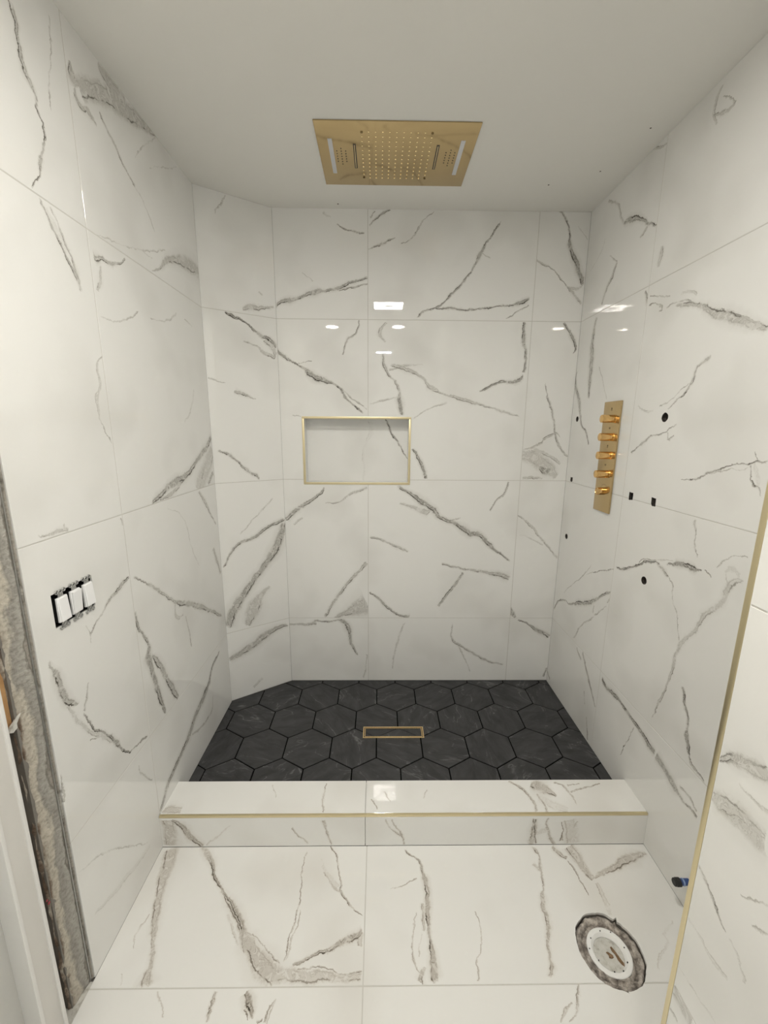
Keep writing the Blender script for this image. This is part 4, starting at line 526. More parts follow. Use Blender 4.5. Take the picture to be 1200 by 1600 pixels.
def set_uv(o, pl):
    O, a, b, n = FR[pl]
    me = o.data
    uv = me.uv_layers[0] if me.uv_layers else me.uv_layers.new(name='UVMap')
    mw = o.matrix_basis
    off = o.parent.location if (o.parent and o.parent.type == 'EMPTY') else Vector((0, 0, 0))
    for l in me.loops:
        d = me.vertices[l.vertex_index].co + off - O
        uv.data[l.index].uv = (d.dot(a), d.dot(b))

JOINTS = [Z1, Z2, Z3, YL, YR, YR - 0.8, -0.057, 0.763, XP, -0.045, -0.2, -1.0, -1.8] + [YD - 0.8 * k for k in range(5)]
def tile(pl, p0, p1, q0, q1, key, parent, name='tile', gap=0.0015, proud=0.0):
    O, a, b, n = FR[pl]
    def g(v): return gap if any(abs(v - j) < 1e-6 for j in JOINTS) else 0.0002
    poly = [(p0 + g(p0), q0 + g(q0)), (p1 - g(p1), q0 + g(q0)), (p1 - g(p1), q1 - g(q1)), (p0 + g(p0), q1 - g(q1))]
    bm = prism(poly, a, b, n, O, -TH, proud, cham=0.0005)
    o = from_bm(name, bm, marble(key), parent)
    set_uv(o, pl)
    return o

def grout(pl, lines, parent):
    """lines: ('p', value, q0, q1) or ('q', value, p0, p1)"""
    O, a, b, n = FR[pl]
    for k, v, s0, s1 in lines:
        h = 0.0015
        poly = [(v - h, s0), (v + h, s0), (v + h, s1), (v - h, s1)] if k == 'p' else [(s0, v - h), (s1, v - h), (s1, v + h), (s0, v + h)]
        bm = prism(poly, a, b, n, O, -TH, -0.0006)
        from_bm('grout_line', bm, M_GROUT, parent)

# ------------------------------------------------------------------ room shell
wall_back = struct(box('wall_back', XL - TH, XR + TH, YB + TH, YB + 0.2, 0, ZC, M_BACK), 'white marble tiled back wall of the shower')
wall_left = struct(box('wall_left', XL - 0.14, XL - TH, 0.868, YB + 0.2, 0, ZC, M_BACK), 'white marble tiled side wall with rough bare edge')
wall_right = struct(box('wall_right', XR + TH, XR + 0.2, YS, YB + 0.2, 0, ZC, M_BACK), 'white marble tiled side wall with drilled holes')
c1 = Vector((XL, CHY, 0)) - CHN * TH
sA = (XL - TH - c1.x) / CHD.x; pA = c1 + CHD * sA
sB = (YB + TH - c1.y) / CHD.y; pB = c1 + CHD * sB
bm = prism([(pA.x, pA.y), (pB.x, pB.y), (XL - TH, YB + TH)], X, Y, Z, Vector((0, 0, 0)), 0, ZC)
wall_corner = struct(from_bm('wall_corner', bm, M_BACK), 'angled white marble tiled corner of the shower')
wall_part = struct(box('wall_partition', XS + TH, XR + 0.2, REAR, YS - TH, 0, ZC, M_BACK), 'projecting white marble wall with gold corner edge')
floor = struct(box('floor', XL - 0.14, XR + 0.2, REAR - 0.1, YB + 0.2, -0.16, -TH, M_BACK), 'glossy white marble tiled bathroom floor')
ceiling = struct(box('ceiling', XL - 0.14, XR + 0.2, REAR - 0.1, YB + 0.2, ZC, ZC + 0.1, M_CEIL), 'plain pale painted ceiling')
wall_rear = struct(box('wall_rear', XL - 0.14, XR + 0.2, REAR - 0.1, REAR, -TH, ZC, M_PAINT), 'plain painted wall behind')

T = {}
rows = [(0, ZF), (0, Z3), (1, Z3)]
zr = [(0, 0.0, Z3), (1, Z3, Z2), (2, Z2, Z1), (3, Z1, ZC)]
zs = [(0, ZF, Z3), (1, Z3, Z2), (2, Z2, Z1), (3, Z1, ZC)]
for j, q0, q1 in zs:
    for i, p0, p1 in ((0, CHX, -0.057), (1, -0.057, 0.763), (2, 0.763, XR)):
        T['B%d%d' % (i, j)] = tile('B', p0, p1, q0, q1, 'B%d%d' % (i, j), wall_back)
    T['H0%d' % j] = tile('H', 0, CHL, q0, q1, 'H0%d' % j, wall_corner)
for j, q0, q1 in zr:
    for i, p0, p1 in ((0, YLE, YL), (1, YL, CHY)):
        T['L%d%d' % (i, j)] = tile('L', p0, p1, q0, q1, 'L%d%d' % (i, j), wall_left)
    for i, p0, p1 in ((0, YS + TH, YR - 0.8), (1, YR - 0.8, YR), (2, YR, YB)):
        T['R%d%d' % (i, j)] = tile('R', p0, p1, q0, q1, 'R%d%d' % (i, j), wall_right)
    for i, p0, p1 in ((1, -0.2, YS - 0.0115), (0, -1.0, -0.2), (5, -1.8, -1.0), (6, REAR, -1.8)):
        T['U%d%d' % (i, j)] = tile('U', p0, p1, q0, q1, 'U%d%d' % (i, j), wall_part)
    tile('V', XS + 0.0115, XR + TH, q0, q1, 'plain', wall_part)
for pl, p0, p1, par, vert in (('B', CHX, XR, wall_back, (-0.057, 0.763)), ('H', 0, CHL, wall_corner, ()), ('L', YLE, CHY, wall_left, (YL,)), ('R', YS, YB, wall_right, (YR - 0.8, YR)), ('U', REAR, YS - 0.0115, wall_part, (-0.2, -1.0, -1.8))):
    b0 = ZF if pl in 'BH' else 0.0
    lev = [b0, Z3, Z2, Z1, ZC]
    grout(pl, [('q', z, p0, p1) for z in (Z3, Z2, Z1)] + [('p', x, l0 + 0.0016, l1 - 0.0016) for x in vert for l0, l1 in zip(lev, lev[1:])], par)

fx = [(0, XL, XP), (1, XP, XR)]
fy = [(2, YD, YC1), (1, YD - 0.8, YD), (0, YD - 1.6, YD - 0.8), (5, YD - 2.4, YD - 1.6), (6, YD - 3.2, YD - 2.4), (7, REAR, YD - 3.2)]
for i, p0, p1 in fx:
    for j, q0, q1 in fy:
        T['F%d%d' % (i, j)] = tile('F', p0, p1, q0, q1, 'F%d%d' % (i, j), floor)
grout('F', [('q', YD - 0.8 * k, XL, XR) for k in range(5)] + [('p', XP, q0 + 0.0016, q1 - 0.0016) for _, q0, q1 in fy], floor)

# ------------------------------------------------------------------ openings cut through tiles and walls
def cutter_cyl(p0, p1, r, seg=18, wob=0.0):
    bm = bmesh.new(); cyl(bm, p0, p1, r, seg=seg)
    if wob:
        for v in bm.verts: v.co += Vector((0, random.uniform(-wob, wob), random.uniform(-wob, wob)))
    return from_bm('cutter', bm, M_HOLE_SHADE)
def cutter_box(*a): return box('cutter', *a, None)

NX0, NX1, NZ0, NZ1 = -0.402, 0.168, 1.242, 1.598
cut([wall_back], [cutter_box(NX0, NX1, YB - 0.01, YB + 0.1, NZ0, NZ1)])
cut([T['B02'], T['B12'], T['B01'], T['B11']], [cutter_box(NX0, NX1, YB - 0.01, YB + 0.1, NZ0, NZ1)])
for o in list(wall_back.children):
    if o.name.startswith('grout'):
        xs = [v.co for v in o.data.vertices]
        if min(c.x for c in xs) < NX1 and max(c.x for c in xs) > NX0 and min(c.z for c in xs) < NZ1 and max(c.z for c in xs) > NZ0:
            cut([o], [cutter_box(NX0, NX1, YB - 0.01, YB + 0.1, NZ0, NZ1)])
for k in ('B02', 'B12', 'B01', 'B11'): set_uv(T[k], 'B')

def rhole(y, z, r):
    return [cutter_cyl((XR - 0.02, y, z), (XR + 0.075, y, z), r, wob=0.0006)]
def rsq(y, z, hy, hz):
    bm = bmesh.new()
    pts = []
    for i in range(12):
        t = 2 * math.pi * (i + 0.5) / 12; c, s = math.cos(t), math.sin(t)
        k = 1 / max(abs(c), abs(s)) * random.uniform(0.86, 1.03)
        if s < -0.3: k *= random.uniform(0.75, 1.0)
        pts.append((y + c * k * hy, z + s * k * hz))
    bm = prism(pts, Y, Z, X, Vector((XR, 0, 0)), -0.02, 0.075)
    return [from_bm('cutter', bm, M_HOLE_SHADE)]
HOLES = [('R22', lambda: rhole(2.107, 1.592, 0.0135)), ('R12', lambda: rhole(1.459, 1.583, 0.0165)), ('R22', lambda: rsq(2.104, 1.283, 0.0125, 0.0135)),
         ('R12', lambda: rsq(1.591, 1.279, 0.0135, 0.0165)), ('R12', lambda: rsq(1.456, 1.280, 0.0135, 0.0165)), ('R21', lambda: rhole(2.098, 0.977, 0.0145)), ('R11', lambda: rhole(1.447, 0.978, 0.0155))]
for key, fn in HOLES:
    objs = [wall_right, T[key]]
    if key.endswith('2'): objs.append(T[key[:2] + '1'])
    c = fn(); zc = sum(v.co.z for v in c[0].data.vertices) / len(c[0].data.vertices)
    if zc > 1.4: objs = objs[:2]
    else: objs += [o for o in wall_right.children if o.name.startswith('grout') and abs(o.data.vertices[0].co.z - Z2) < 0.01 and (max(v.co.z for v in o.data.vertices) - min(v.co.z for v in o.data.vertices)) < 0.01]
    cut(objs, c, True)
for k in ('R22', 'R12', 'R21', 'R11'): set_uv(T[k], 'R')

SY0, SY1, SZ0, SZ1 = 0.941, 1.084, 1.042, 1.131
cut([wall_left], [cutter_box(XL - 0.07, XL + 0.01, SY0, SY1, SZ0, SZ1)])
cut([T['L01']], [cutter_box(XL - 0.07, XL + 0.01, SY0, SY1, SZ0, SZ1)]); set_uv(T['L01'], 'L')

FX, FY = 0.704, 0.928
def ragged(r, k, seed, amp):
    out = []
    for i in range(k):
        t = 2 * math.pi * i / k
        d = mnoise.noise(Vector((math.cos(t) * 2.2, math.sin(t) * 2.2, seed))) * amp + mnoise.noise(Vector((math.cos(t) * 9, math.sin(t) * 9, seed))) * amp * 0.45
        out.append((FX + math.cos(t) * (r + d), FY + math.sin(t) * (r + d)))
    return out
RIM = ragged(0.0945, 112, 3.0, 0.0042)
RIM[16] = (FX + 0.066, FY + 0.081); RIM[83] = (FX + 0.001, FY - 0.0985)
def rimcut(depth):
    return from_bm('cutter', prism(RIM, X, Y, Z, Vector((0, 0, 0)), -depth, 0.01), None)
cut([floor], [rimcut(0.075)])
cut([T['F12'], T['F11']], [rimcut(0.05)])
for k in ('F12', 'F11'): set_uv(T[k], 'F')
for o in list(floor.children):
    if o.name.startswith('grout'):
        ys = [v.co.y for v in o.data.vertices]
        if abs(sum(ys) / len(ys) - YD) < 0.003: cut([o], [rimcut(0.05)])

# ------------------------------------------------------------------ untiled edge of the left wall and the door frame beside it
bm = bmesh.new()
cols = [0.8755, 0.8735, 0.871, 0.868, 0.863, 0.857, 0.850, 0.842, 0.835, 0.829, 0.823, 0.818, 0.814, 0.811]
prof = [-0.0035, -0.0045, -0.011, -0.0085, -0.0085, -0.010, -0.0115, -0.013, -0.0145, -0.015, -0.016, -0.018, -0.021, -0.026]
nz = 420
grid = []
for k in range(nz + 1):
    z = ZC * k / nz; row = []
    for c, d in zip(cols, prof):
        r = mnoise.noise(Vector((c * 60, z * 22, 1.0))) * 0.0028 + mnoise.noise(Vector((c * 190, z * 90, 4.0))) * 0.0016
        amp = 0.08 if c > 0.862 else (0.5 if c > 0.845 else 1.2)
        yy = c + (mnoise.noise(Vector((z * 35, c * 9, 8.0))) * 0.006 if c < 0.83 else 0)
        row.append(bm.verts.new((XL + d + r * amp - (0.0 if c > 0.862 else 0.0), yy, z)))
    grid.append(row)
for k in range(nz):
    for i in range(len(cols) - 1):
        bm.faces.new((grid[k][i], grid[k][i + 1], grid[k + 1][i + 1], grid[k + 1][i]))
edge = from_bm('bare_plaster_edge', bm, M_PLASTER, wall_left, smooth=True)
set_uv(edge, 'L')
edge['label'] = 'rough untiled plaster edge smeared with grey mortar'
box('board_end', XL - 0.14, XL - 0.018, 0.8135, 0.8678, 0, ZC, M_BACK, wall_left)
box('metal_corner_bead', XL - 0.012, XL - 0.0055, 0.8672, 0.8695, 0, ZC, M_STEEL, wall_left)
# torn flap of board paper
bm = bmesh.new()
fl = [(0.794, 0.868), (0.800, 0.880), (0.809, 0.884), (0.820, 0.893), (0.826, 0.895), (0.823, 0.886), (0.815, 0.876), (0.812, 0.868), (0.803, 0.862)]
a = [bm.verts.new((XL - 0.0155 + 0.002 * math.sin(i * 2), y, z)) for i, (y, z) in enumerate(fl)]
b2 = [bm.verts.new((XL - 0.020, y, z)) for y, z in fl]
bm.faces.new(a); bm.faces.new(list(reversed(b2)))
for i in range(len(fl)): bm.faces.new((a[i], a[(i + 1) % len(fl)], b2[(i + 1) % len(fl)], b2[i]))
from_bm('torn_paper_flap', bm, M_PLUG, wall_left)
# splashes of red marker
for (y, z, r) in ((0.806, 0.372, 0.0035), (0.802, 0.385, 0.0028)):
    bm = bmesh.new(); lathe(bm, [(r, 0), (r * 0.8, 0.0008), (0, 0.001)], (XL - 0.0165, y, z), 'x', 12)
    from_bm('red_mark', bm, simple('red_marker', (0.35, 0.02, 0.05), 0.6, noise=0.1), wall_left)

box('threshold_mortar', XL - 0.135, XL - 0.0005, -0.172, 0.8678, -TH, -0.0015, M_PLUG, floor)
for i, (x, y, r) in enumerate(((0.716, 1.957, 0.0035), (-0.194, 2.129, 0.004), (0.885, 1.86, 0.003), (0.93, 1.62, 0.003))):
    bm = bmesh.new(); lathe(bm, [(r, 0.0001), (r * 0.8, 0.001), (0, 0.0012)], (x, y, ZC), '-z', 9)
    from_bm('paint_chip', bm, M_MARKC, ceiling)
stud = thing('wall_stud', 'raw orange brown timber stud behind the bare plaster edge', 'stud', (XL - 0.09, 0.79, 0))
under(box('timber', XL - 0.135, XL - 0.024, 0.783, 0.8125, 0.872, 2.15, M_WOOD, None, 0.002), stud)
under(box('lower_timber', XL - 0.135, XL - 0.034, 0.783, 0.8125, 0, 0.871, M_DWOOD, None, 0.002), stud)

door = struct(bpy.data.objects.new('door_1', None)); link(door)
door.location = (XL, 0.4, 0); door['label'] = 'white painted door frame and pale door beside the bare edge'
def jamb(name, y0, y1, s):
    """moulded post: flat face with a raised bright bead on each side"""
    under(box(name, XL - 0.038, XL + 0.002, y0, y1, 0, 2.1, M_JAMB, None, 0.0015), door)
    for yy in (y0, y1):
        under(box('bead', XL - 0.036, XL + 0.0055, yy - 0.005, yy + 0.005, 0, 2.1, M_JEDGE, None, 0.003), door)
jamb('door_jamb', 0.716, 0.769, 1)
jamb('door_jamb', -0.166, -0.112, 1)
under(box('door_head', XL - 0.038, XL + 0.002, -0.166, 0.769, 2.1, 2.16, M_JAMB, None, 0.0015), door)
leaf = under(box('door_leaf', XL - 0.075, XL - 0.035, -0.112, 0.715, 0.004, 2.098, M_DOOR, None, 0.002), door)
for (y0, y1, z0, z1) in ((-0.02, 0.655, 0.2, 0.95), (-0.02, 0.655, 1.1, 1.95)):
    pz = box('panel_moulding', XL - 0.036, XL - 0.031, y0, y1, z0, z1, M_DOOR, None, 0.0015); under(pz, door); pz.parent = leaf
struct(box('wall_near', XL - 0.14, XL, REAR, -0.172, 0, ZC, M_PAINT), 'plain painted wall behind the door')
struct(box('wall_above_door', XL - 0.14, XL, -0.172, 0.7995, 2.162, ZC, M_PAINT), 'plain painted wall above the door')
struct(box('wall_behind_door', XL - 0.14, XL - 0.136, -0.172, 0.8, 0, 2.162, M_PAINT), 'thin painted wall closing the gap behind the door frame')

# ------------------------------------------------------------------ gold edge of the projecting wall
trim = box('trim_1', XS - 0.0006, XS + 0.0105, YS - 0.0105, YS + 0.0006, 0, ZC, M_TRIM, None, 0.0012)
struct(trim, 'slim gold edge running up the projecting marble wall')
bm = prism([(YS - 0.0125, 0), (YS - 0.0106, 0), (YS - 0.0106, ZC), (YS - 0.0125, ZC)], Y, Z, -X, Vector((XS, 0, 0)), -TH, -0.0004)
from_bm('grout_line', bm, M_JEDGE, wall_part)

# ------------------------------------------------------------------ shower floor: hexagon tiles and drain
pan = [(XL, YC0), (XR, YC0), (XR, YB), (CHX, YB), (XL, CHY)]
bm = prism(pan, X, Y, Z, Vector((0, 0, 0)), 0.0, ZF - 0.003)
fs = struct(from_bm('floor_shower', bm, M_DGROUT), 'dark slate hexagon tiled shower floor')
HS = 0.1236; HW = math.sqrt(3) * HS
DX0, DX1, DY0, DY1 = -0.072, 0.226, 1.7055, 1.781
panc = [(x, y) for x, y in pan]
def hexa(cx, cy): return [(cx + math.cos(math.radians(30 + 60 * k)) * HS, cy + math.sin(math.radians(30 + 60 * k)) * HS) for k in range(6)]
HEX = []
full = None
for r in range(-1, 5):
    cy = 2.0205 - r * 1.5 * HS
    for c in range(-6, 7):
        cx = 0.101 + (c + (0.5 if r % 2 else 0)) * HW
        h0 = hexa(cx, cy)
        poly = clip_convex(h0, panc)
        if not poly or abs(area2(poly)) < 2.5e-4: continue
        whole = abs(area2(poly) - area2(h0)) < 1e-6
        HEX.append((cx, cy, poly, whole))
drain_hex = []
for cx, cy, poly, whole in HEX:
    hits = clip_convex(poly, [(DX0, DY0), (DX1, DY0), (DX1, DY1), (DX0, DY1)])
    p2 = inset(poly, 0.0029)
    loc = Vector((cx, cy, ZF))
    if whole and not hits and full:
        o = bpy.data.objects.new('hexagon_tile', full.data); link(o, fs)
    else:
        bm = prism([(p - cx, q - cy) for p, q in p2], X, Y, Z, Vector((0, 0, 0)), -0.003, 0, cham=0.0006)
        o = from_bm('hexagon_tile', bm, M_SLATE, fs)
        if whole and not hits: full = o
    o.location = loc
    if hits: drain_hex.append(o)
def dcut(): return cutter_box(DX0, DX1, DY0, DY1, ZF - 0.03, ZF + 0.01)
cut(drain_hex, [dcut()])
cut([fs], [dcut()])
dr = thing('floor_drain', 'gold framed rectangular drain set in the dark hexagon floor', 'drain', ((DX0 + DX1) / 2, (DY0 + DY1) / 2, ZF - 0.02))
def ring(name, x0, x1, y0, y1, wd, z0, z1, mat):
    bm = bmesh.new()
    bm_box(bm, x0, x1, y0, y0 + wd, z0, z1); bm_box(bm, x0, x1, y1 - wd, y1, z0, z1)
    bm_box(bm, x0, x0 + wd, y0 + wd, y1 - wd, z0, z1); bm_box(bm, x1 - wd, x1, y0 + wd, y1 - wd, z0, z1)
    return from_bm(name, bm, mat)
under(ring('frame', DX0, DX1, DY0, DY1, 0.0048, ZF - 0.02, ZF + 0.0022, M_DGOLD), dr)
under(ring('inner_frame', DX0 + 0.0085, DX1 - 0.0085, DY0 + 0.0085, DY1 - 0.0085, 0.0030, ZF - 0.016, ZF + 0.0014, M_DGOLD), dr)
under(box('tray', DX0 + 0.0049, DX1 - 0.0049, DY0 + 0.0049, DY1 - 0.0049, ZF - 0.02, ZF - 0.016, M_BLACK), dr)
inner = [(DX0 + 0.0115, DY0 + 0.0115), (DX1 - 0.0115, DY0 + 0.0115), (DX1 - 0.0115, DY1 - 0.0115), (DX0 + 0.0115, DY1 - 0.0115)]
under(box('tile_bed', inner[0][0], inner[1][0], inner[0][1], inner[2][1], ZF - 0.0158, ZF - 0.003, M_DGROUT), dr)
for cx, cy, poly, whole in HEX:
    p = clip_convex(poly, inner)
    if p and area2(p) > 1e-4:
        bm = prism(inset(p, 0.0016), X, Y, Z, Vector((0, 0, 0)), ZF - 0.003, ZF)
        under(from_bm('insert_tile', bm, M_SLATE), dr)

# ------------------------------------------------------------------ curb
cu = thing('shower_curb', 'low white marble curb with gold front edge below the dark shower floor', 'curb', ((XL + XR) / 2, (YC0 + YC1) / 2, 0))
TW = 0.0085
under(box('core', XL + 0.001, XR - 0.001, YC1 + TH, YC0 - 0.001, 0.001, ZCT - TH, M_GROUT), cu)
for i, p0, p1 in ((0, XL, -0.045), (1, -0.045, XR)):
    o = tile('T', p0, p1, YC1 + TW, YC0, 'T%d0' % i, None, 'top_tile', gap=0.001); under(o, cu); set_uv(o, 'T')
    o = tile('K', p0, p1, 0.001, ZCT - TW, 'K%d0' % i, None, 'front_tile', gap=0.001); under(o, cu); set_uv(o, 'K')
under(box('edge_trim', XL + 0.001, XR - 0.001, YC1 - 0.0006, YC1 + TW - 0.0003, ZCT - TW + 0.0003, ZCT + 0.0006, M_TRIM, None, 0.001), cu)

# ------------------------------------------------------------------ wall niche
ni = thing('wall_niche', 'recessed wall niche with slim gold frame in the back wall', 'niche', ((NX0 + NX1) / 2, YB, NZ0))
FW = 0.0115
def fr(x0, x1, z0, z1): under(box('frame_strip', x0, x1, YB - 0.0016, YB + 0.011, z0, z1, M_TRIM, None, 0.0008), ni)
fr(NX0, NX1, NZ1 - FW, NZ1); fr(NX0, NX1, NZ0, NZ0 + FW); fr(NX0, NX0 + FW, NZ0 + FW, NZ1 - FW); fr(NX1 - FW, NX1, NZ0 + FW, NZ1 - FW)
o = tile('N', NX0 + 0.001, NX1 - 0.001, NZ0 + 0.001, NZ1 - 0.001, 'N00', None, 'back_tile', gap=0.0); under(o, ni); set_uv(o, 'N')
yb1 = YB + 0.0895
def side(x0, x1, z0, z1):
    o = under(box('side_tile', x0, x1, YB + 0.0112, yb1, z0, z1, marble('plain')), ni)
    me = o.data; u = me.uv_layers.new(name='UVMap')
    for l in me.loops:
        c = me.vertices[l.vertex_index].co; u.data[l.index].uv = (c.x + c.y, c.z + c.y)
side(NX0 + 0.001, NX0 + 0.009, NZ0 + 0.009, NZ1 - 0.009); side(NX1 - 0.009, NX1 - 0.001, NZ0 + 0.009, NZ1 - 0.009)
side(NX0 + 0.001, NX1 - 0.001, NZ0 + 0.001, NZ0 + 0.009); side(NX0 + 0.001, NX1 - 0.001, NZ1 - 0.009, NZ1 - 0.001)

# ------------------------------------------------------------------ ceiling shower panel
SX0, SX1, SY_0, SY_1 = -0.228, 0.3465, 1.604, 1.970
SCX, SCY = (SX0 + SX1) / 2, (SY_0 + SY_1) / 2
sh = thing('ceiling_shower_panel', 'wide brushed gold rain shower panel flush in the ceiling', 'shower head', (SCX, SCY, ZC - 0.004))
zb = ZC - 0.004
under(box('plate', SX0, SX1, SY_0, SY_1, zb, ZC - 0.0002, M_GOLD, None, 0.0006), sh)
for s in (-1, 1):
    cx = SCX + s * 0.2405
    under(box('light_strip', cx - 0.008, cx + 0.008, 1.690, 1.890, zb - 0.0012, zb + 0.001, M_LENS, None, 0.0005), sh)
    cx = SCX + s * 0.1535
    so = under(box('waterfall_slot', cx - 0.0052, cx + 0.0052, 1.716, 1.856, zb - 0.0008, zb + 0.001, M_SLOT), sh)  # raised dark strip, its colour stands in for shade in the slot recess
    bm = bmesh.new(); bm_box(bm, cx - 0.0012, cx + 0.0012, 1.720, 1.852, zb - 0.0016, zb - 0.0007)
    lip = under(from_bm('slot_lip', bm, M_NOZ), sh); lip.parent = so
    bm = bmesh.new()
    cx = SCX + s * 0.2045
    for dx, ys in ((-0.0165, (1.756, 1.771, 1.786, 1.801, 1.816)), (0, (1.742, 1.757, 1.772, 1.787, 1.802, 1.817, 1.832)), (0.0165, (1.756, 1.771, 1.786, 1.801, 1.816))):
        for yy in ys:
            cyl(bm, (cx + dx, yy, zb - 0.0008), (cx + dx, yy, zb + 0.0005), 0.0021, seg=8)
    mi = under(from_bm('mist_nozzles', bm, M_SLOT), sh); mi['kind'] = 'stuff'
bm = bmesh.new(); bm2 = bmesh.new()
for i in range(11):
    for j in range(12):
        x = SCX + (i - 5) * 0.0249
        y = 1.655 + j * 0.0240
        if (i in (0, 10)) and j in (0, 11): continue
        cyl(bm, (x, y, zb - 0.0032), (x, y, zb + 0.0003), 0.0018, 0.0034, seg=10)
        cyl(bm2, (x, y - 0.0002, zb - 0.0037), (x, y - 0.0002, zb - 0.0031), 0.0011, seg=6)
o = under(from_bm('spray_nozzles', bm, M_NOZ, smooth=True), sh); o['kind'] = 'stuff'
o = under(from_bm('spray_nozzle_tips', bm2, M_SLOT), sh); o['kind'] = 'stuff'
for sx in (-1, 1):
    for y in (1.6555, 1.917):
        bm = bmesh.new(); cyl(bm, (SCX + sx * 0.1245, y, zb - 0.0014), (SCX + sx * 0.1245, y, zb + 0.0004), 0.0046, seg=14)
        under(from_bm('screw', bm, simple('bronze_screw', (0.20, 0.14, 0.06), 0.35, metal=1.0, noise=0.1) if 'bronze_screw' not in bpy.data.materials else bpy.data.materials['bronze_screw']), sh)

# ------------------------------------------------------------------ shower control panel on the right wall
PY0, PY1, PZ0, PZ1 = 1.722, 1.851, 1.178, 1.659
PC = (PY0 + PY1) / 2
cp = thing('shower_control_panel', 'tall gold shower valve panel with knobs on the side wall', 'shower valve', (XR, PC, PZ0))
under(box('plate', XR - 0.0075, XR - 0.0002, PY0, PY1, PZ0, PZ1, M_PLATE, None, 0.0022), cp)
KY = 1.758
def knob(z):
    bm = bmesh.new()
    lathe(bm, [(0.0165, 0), (0.0165, 0.0185), (0.0158, 0.0187), (0.0158, 0.0195), (0.0166, 0.0197), (0.0166, 0.054), (0.0158, 0.0562), (0.0142, 0.057), (0, 0.057)], (XR - 0.0076, KY, z), '-x', 36)
    k = under(from_bm('knob', bm, M_PGOLD, smooth=True), cp)
    bm = bmesh.new(); lathe(bm, [(0.0182, 0), (0.0182, 0.002), (0.0174, 0.003), (0, 0.003)], (XR - 0.0074, KY, z), '-x', 36)
    c = from_bm('collar', bm, M_PGOLD, smooth=True); under(c, cp); c.parent = k
for z in (1.585, 1.5085, 1.4305, 1.350): knob(z)
bm = bmesh.new()
lathe(bm, [(0.0168, 0), (0.0168, 0.0108), (0.0161, 0.0110), (0.0161, 0.0118), (0.017, 0.0120), (0.017, 0.028), (0.0158, 0.031), (0.013, 0.0318), (0.012, 0.0300), (0, 0.0298)], (XR - 0.0076, KY + 0.020, 1.272), '-x', 36)
under(from_bm('temperature_knob', bm, M_PGOLD, smooth=True), cp)
M_MARK = simple('etched_mark', (0.16, 0.11, 0.05), 0.5, metal=0.6, noise=0.1)
def mark(y, z, kind):
    bm = bmesh.new(); x = XR - 0.0078
    if kind == 0:   # little shower rose: cap and drops
        cyl(bm, (x, y, z + 0.003), (x + 0.0006, y, z + 0.003), 0.0042, seg=12)
        for d in (-0.004, 0, 0.004): bm_box(bm, x, x + 0.0006, y + d - 0.0007, y + d + 0.0007, z - 0.006, z - 0.002)
    elif kind == 1:
        bm_box(bm, x, x + 0.0006, y - 0.006, y + 0.006, z + 0.001, z + 0.003); 
        for d in (-0.004, 0, 0.004): bm_box(bm, x, x + 0.0006, y + d - 0.0007, y + d + 0.0007, z - 0.005, z)
    else:           # arc of dashes round the temperature knob
        for i in range(9):
            t = math.radians(30 + i * 15); cyl(bm, (x, y + math.cos(t) * 0.029, z + math.sin(t) * 0.029), (x + 0.0006, y + math.cos(t) * 0.029, z + math.sin(t) * 0.029), 0.0016, seg=6)
    under(from_bm('etched_symbol', bm, M_MARK), cp)
for i, z in enumerate((1.626, 1.547, 1.468, 1.388)): mark(1.788, z, i % 2)
mark(KY + 0.020, 1.272, 2)

# ------------------------------------------------------------------ three light switches without a cover plate
sb = thing('switch_box', 'black open switch box behind the three rocker switches', 'switch box', (XL - 0.06, (SY0 + SY1) / 2, SZ0))
bm = bmesh.new()
bm_box(bm, XL - 0.069, XL - 0.066, SY0 + 0.001, SY1 - 0.001, SZ0 + 0.001, SZ1 - 0.001)
for (y0, y1, z0, z1) in ((SY0 + 0.0005, SY0 + 0.0025, SZ0 + 0.001, SZ1 - 0.001), (SY1 - 0.0025, SY1 - 0.0005, SZ0 + 0.001, SZ1 - 0.001), (SY0 + 0.0025, SY1 - 0.0025, SZ0 + 0.0005, SZ0 + 0.0025), (SY0 + 0.0025, SY1 - 0.0025, SZ1 - 0.0025, SZ1 - 0.0005)):
    bm_box(bm, XL - 0.066, XL - 0.004, y0, y1, z0, z1)
under(from_bm('shell', bm, M_BLACK), sb)
SWL = ('nearest the bare wall edge', 'in the middle of the three', 'farthest from the bare wall edge')
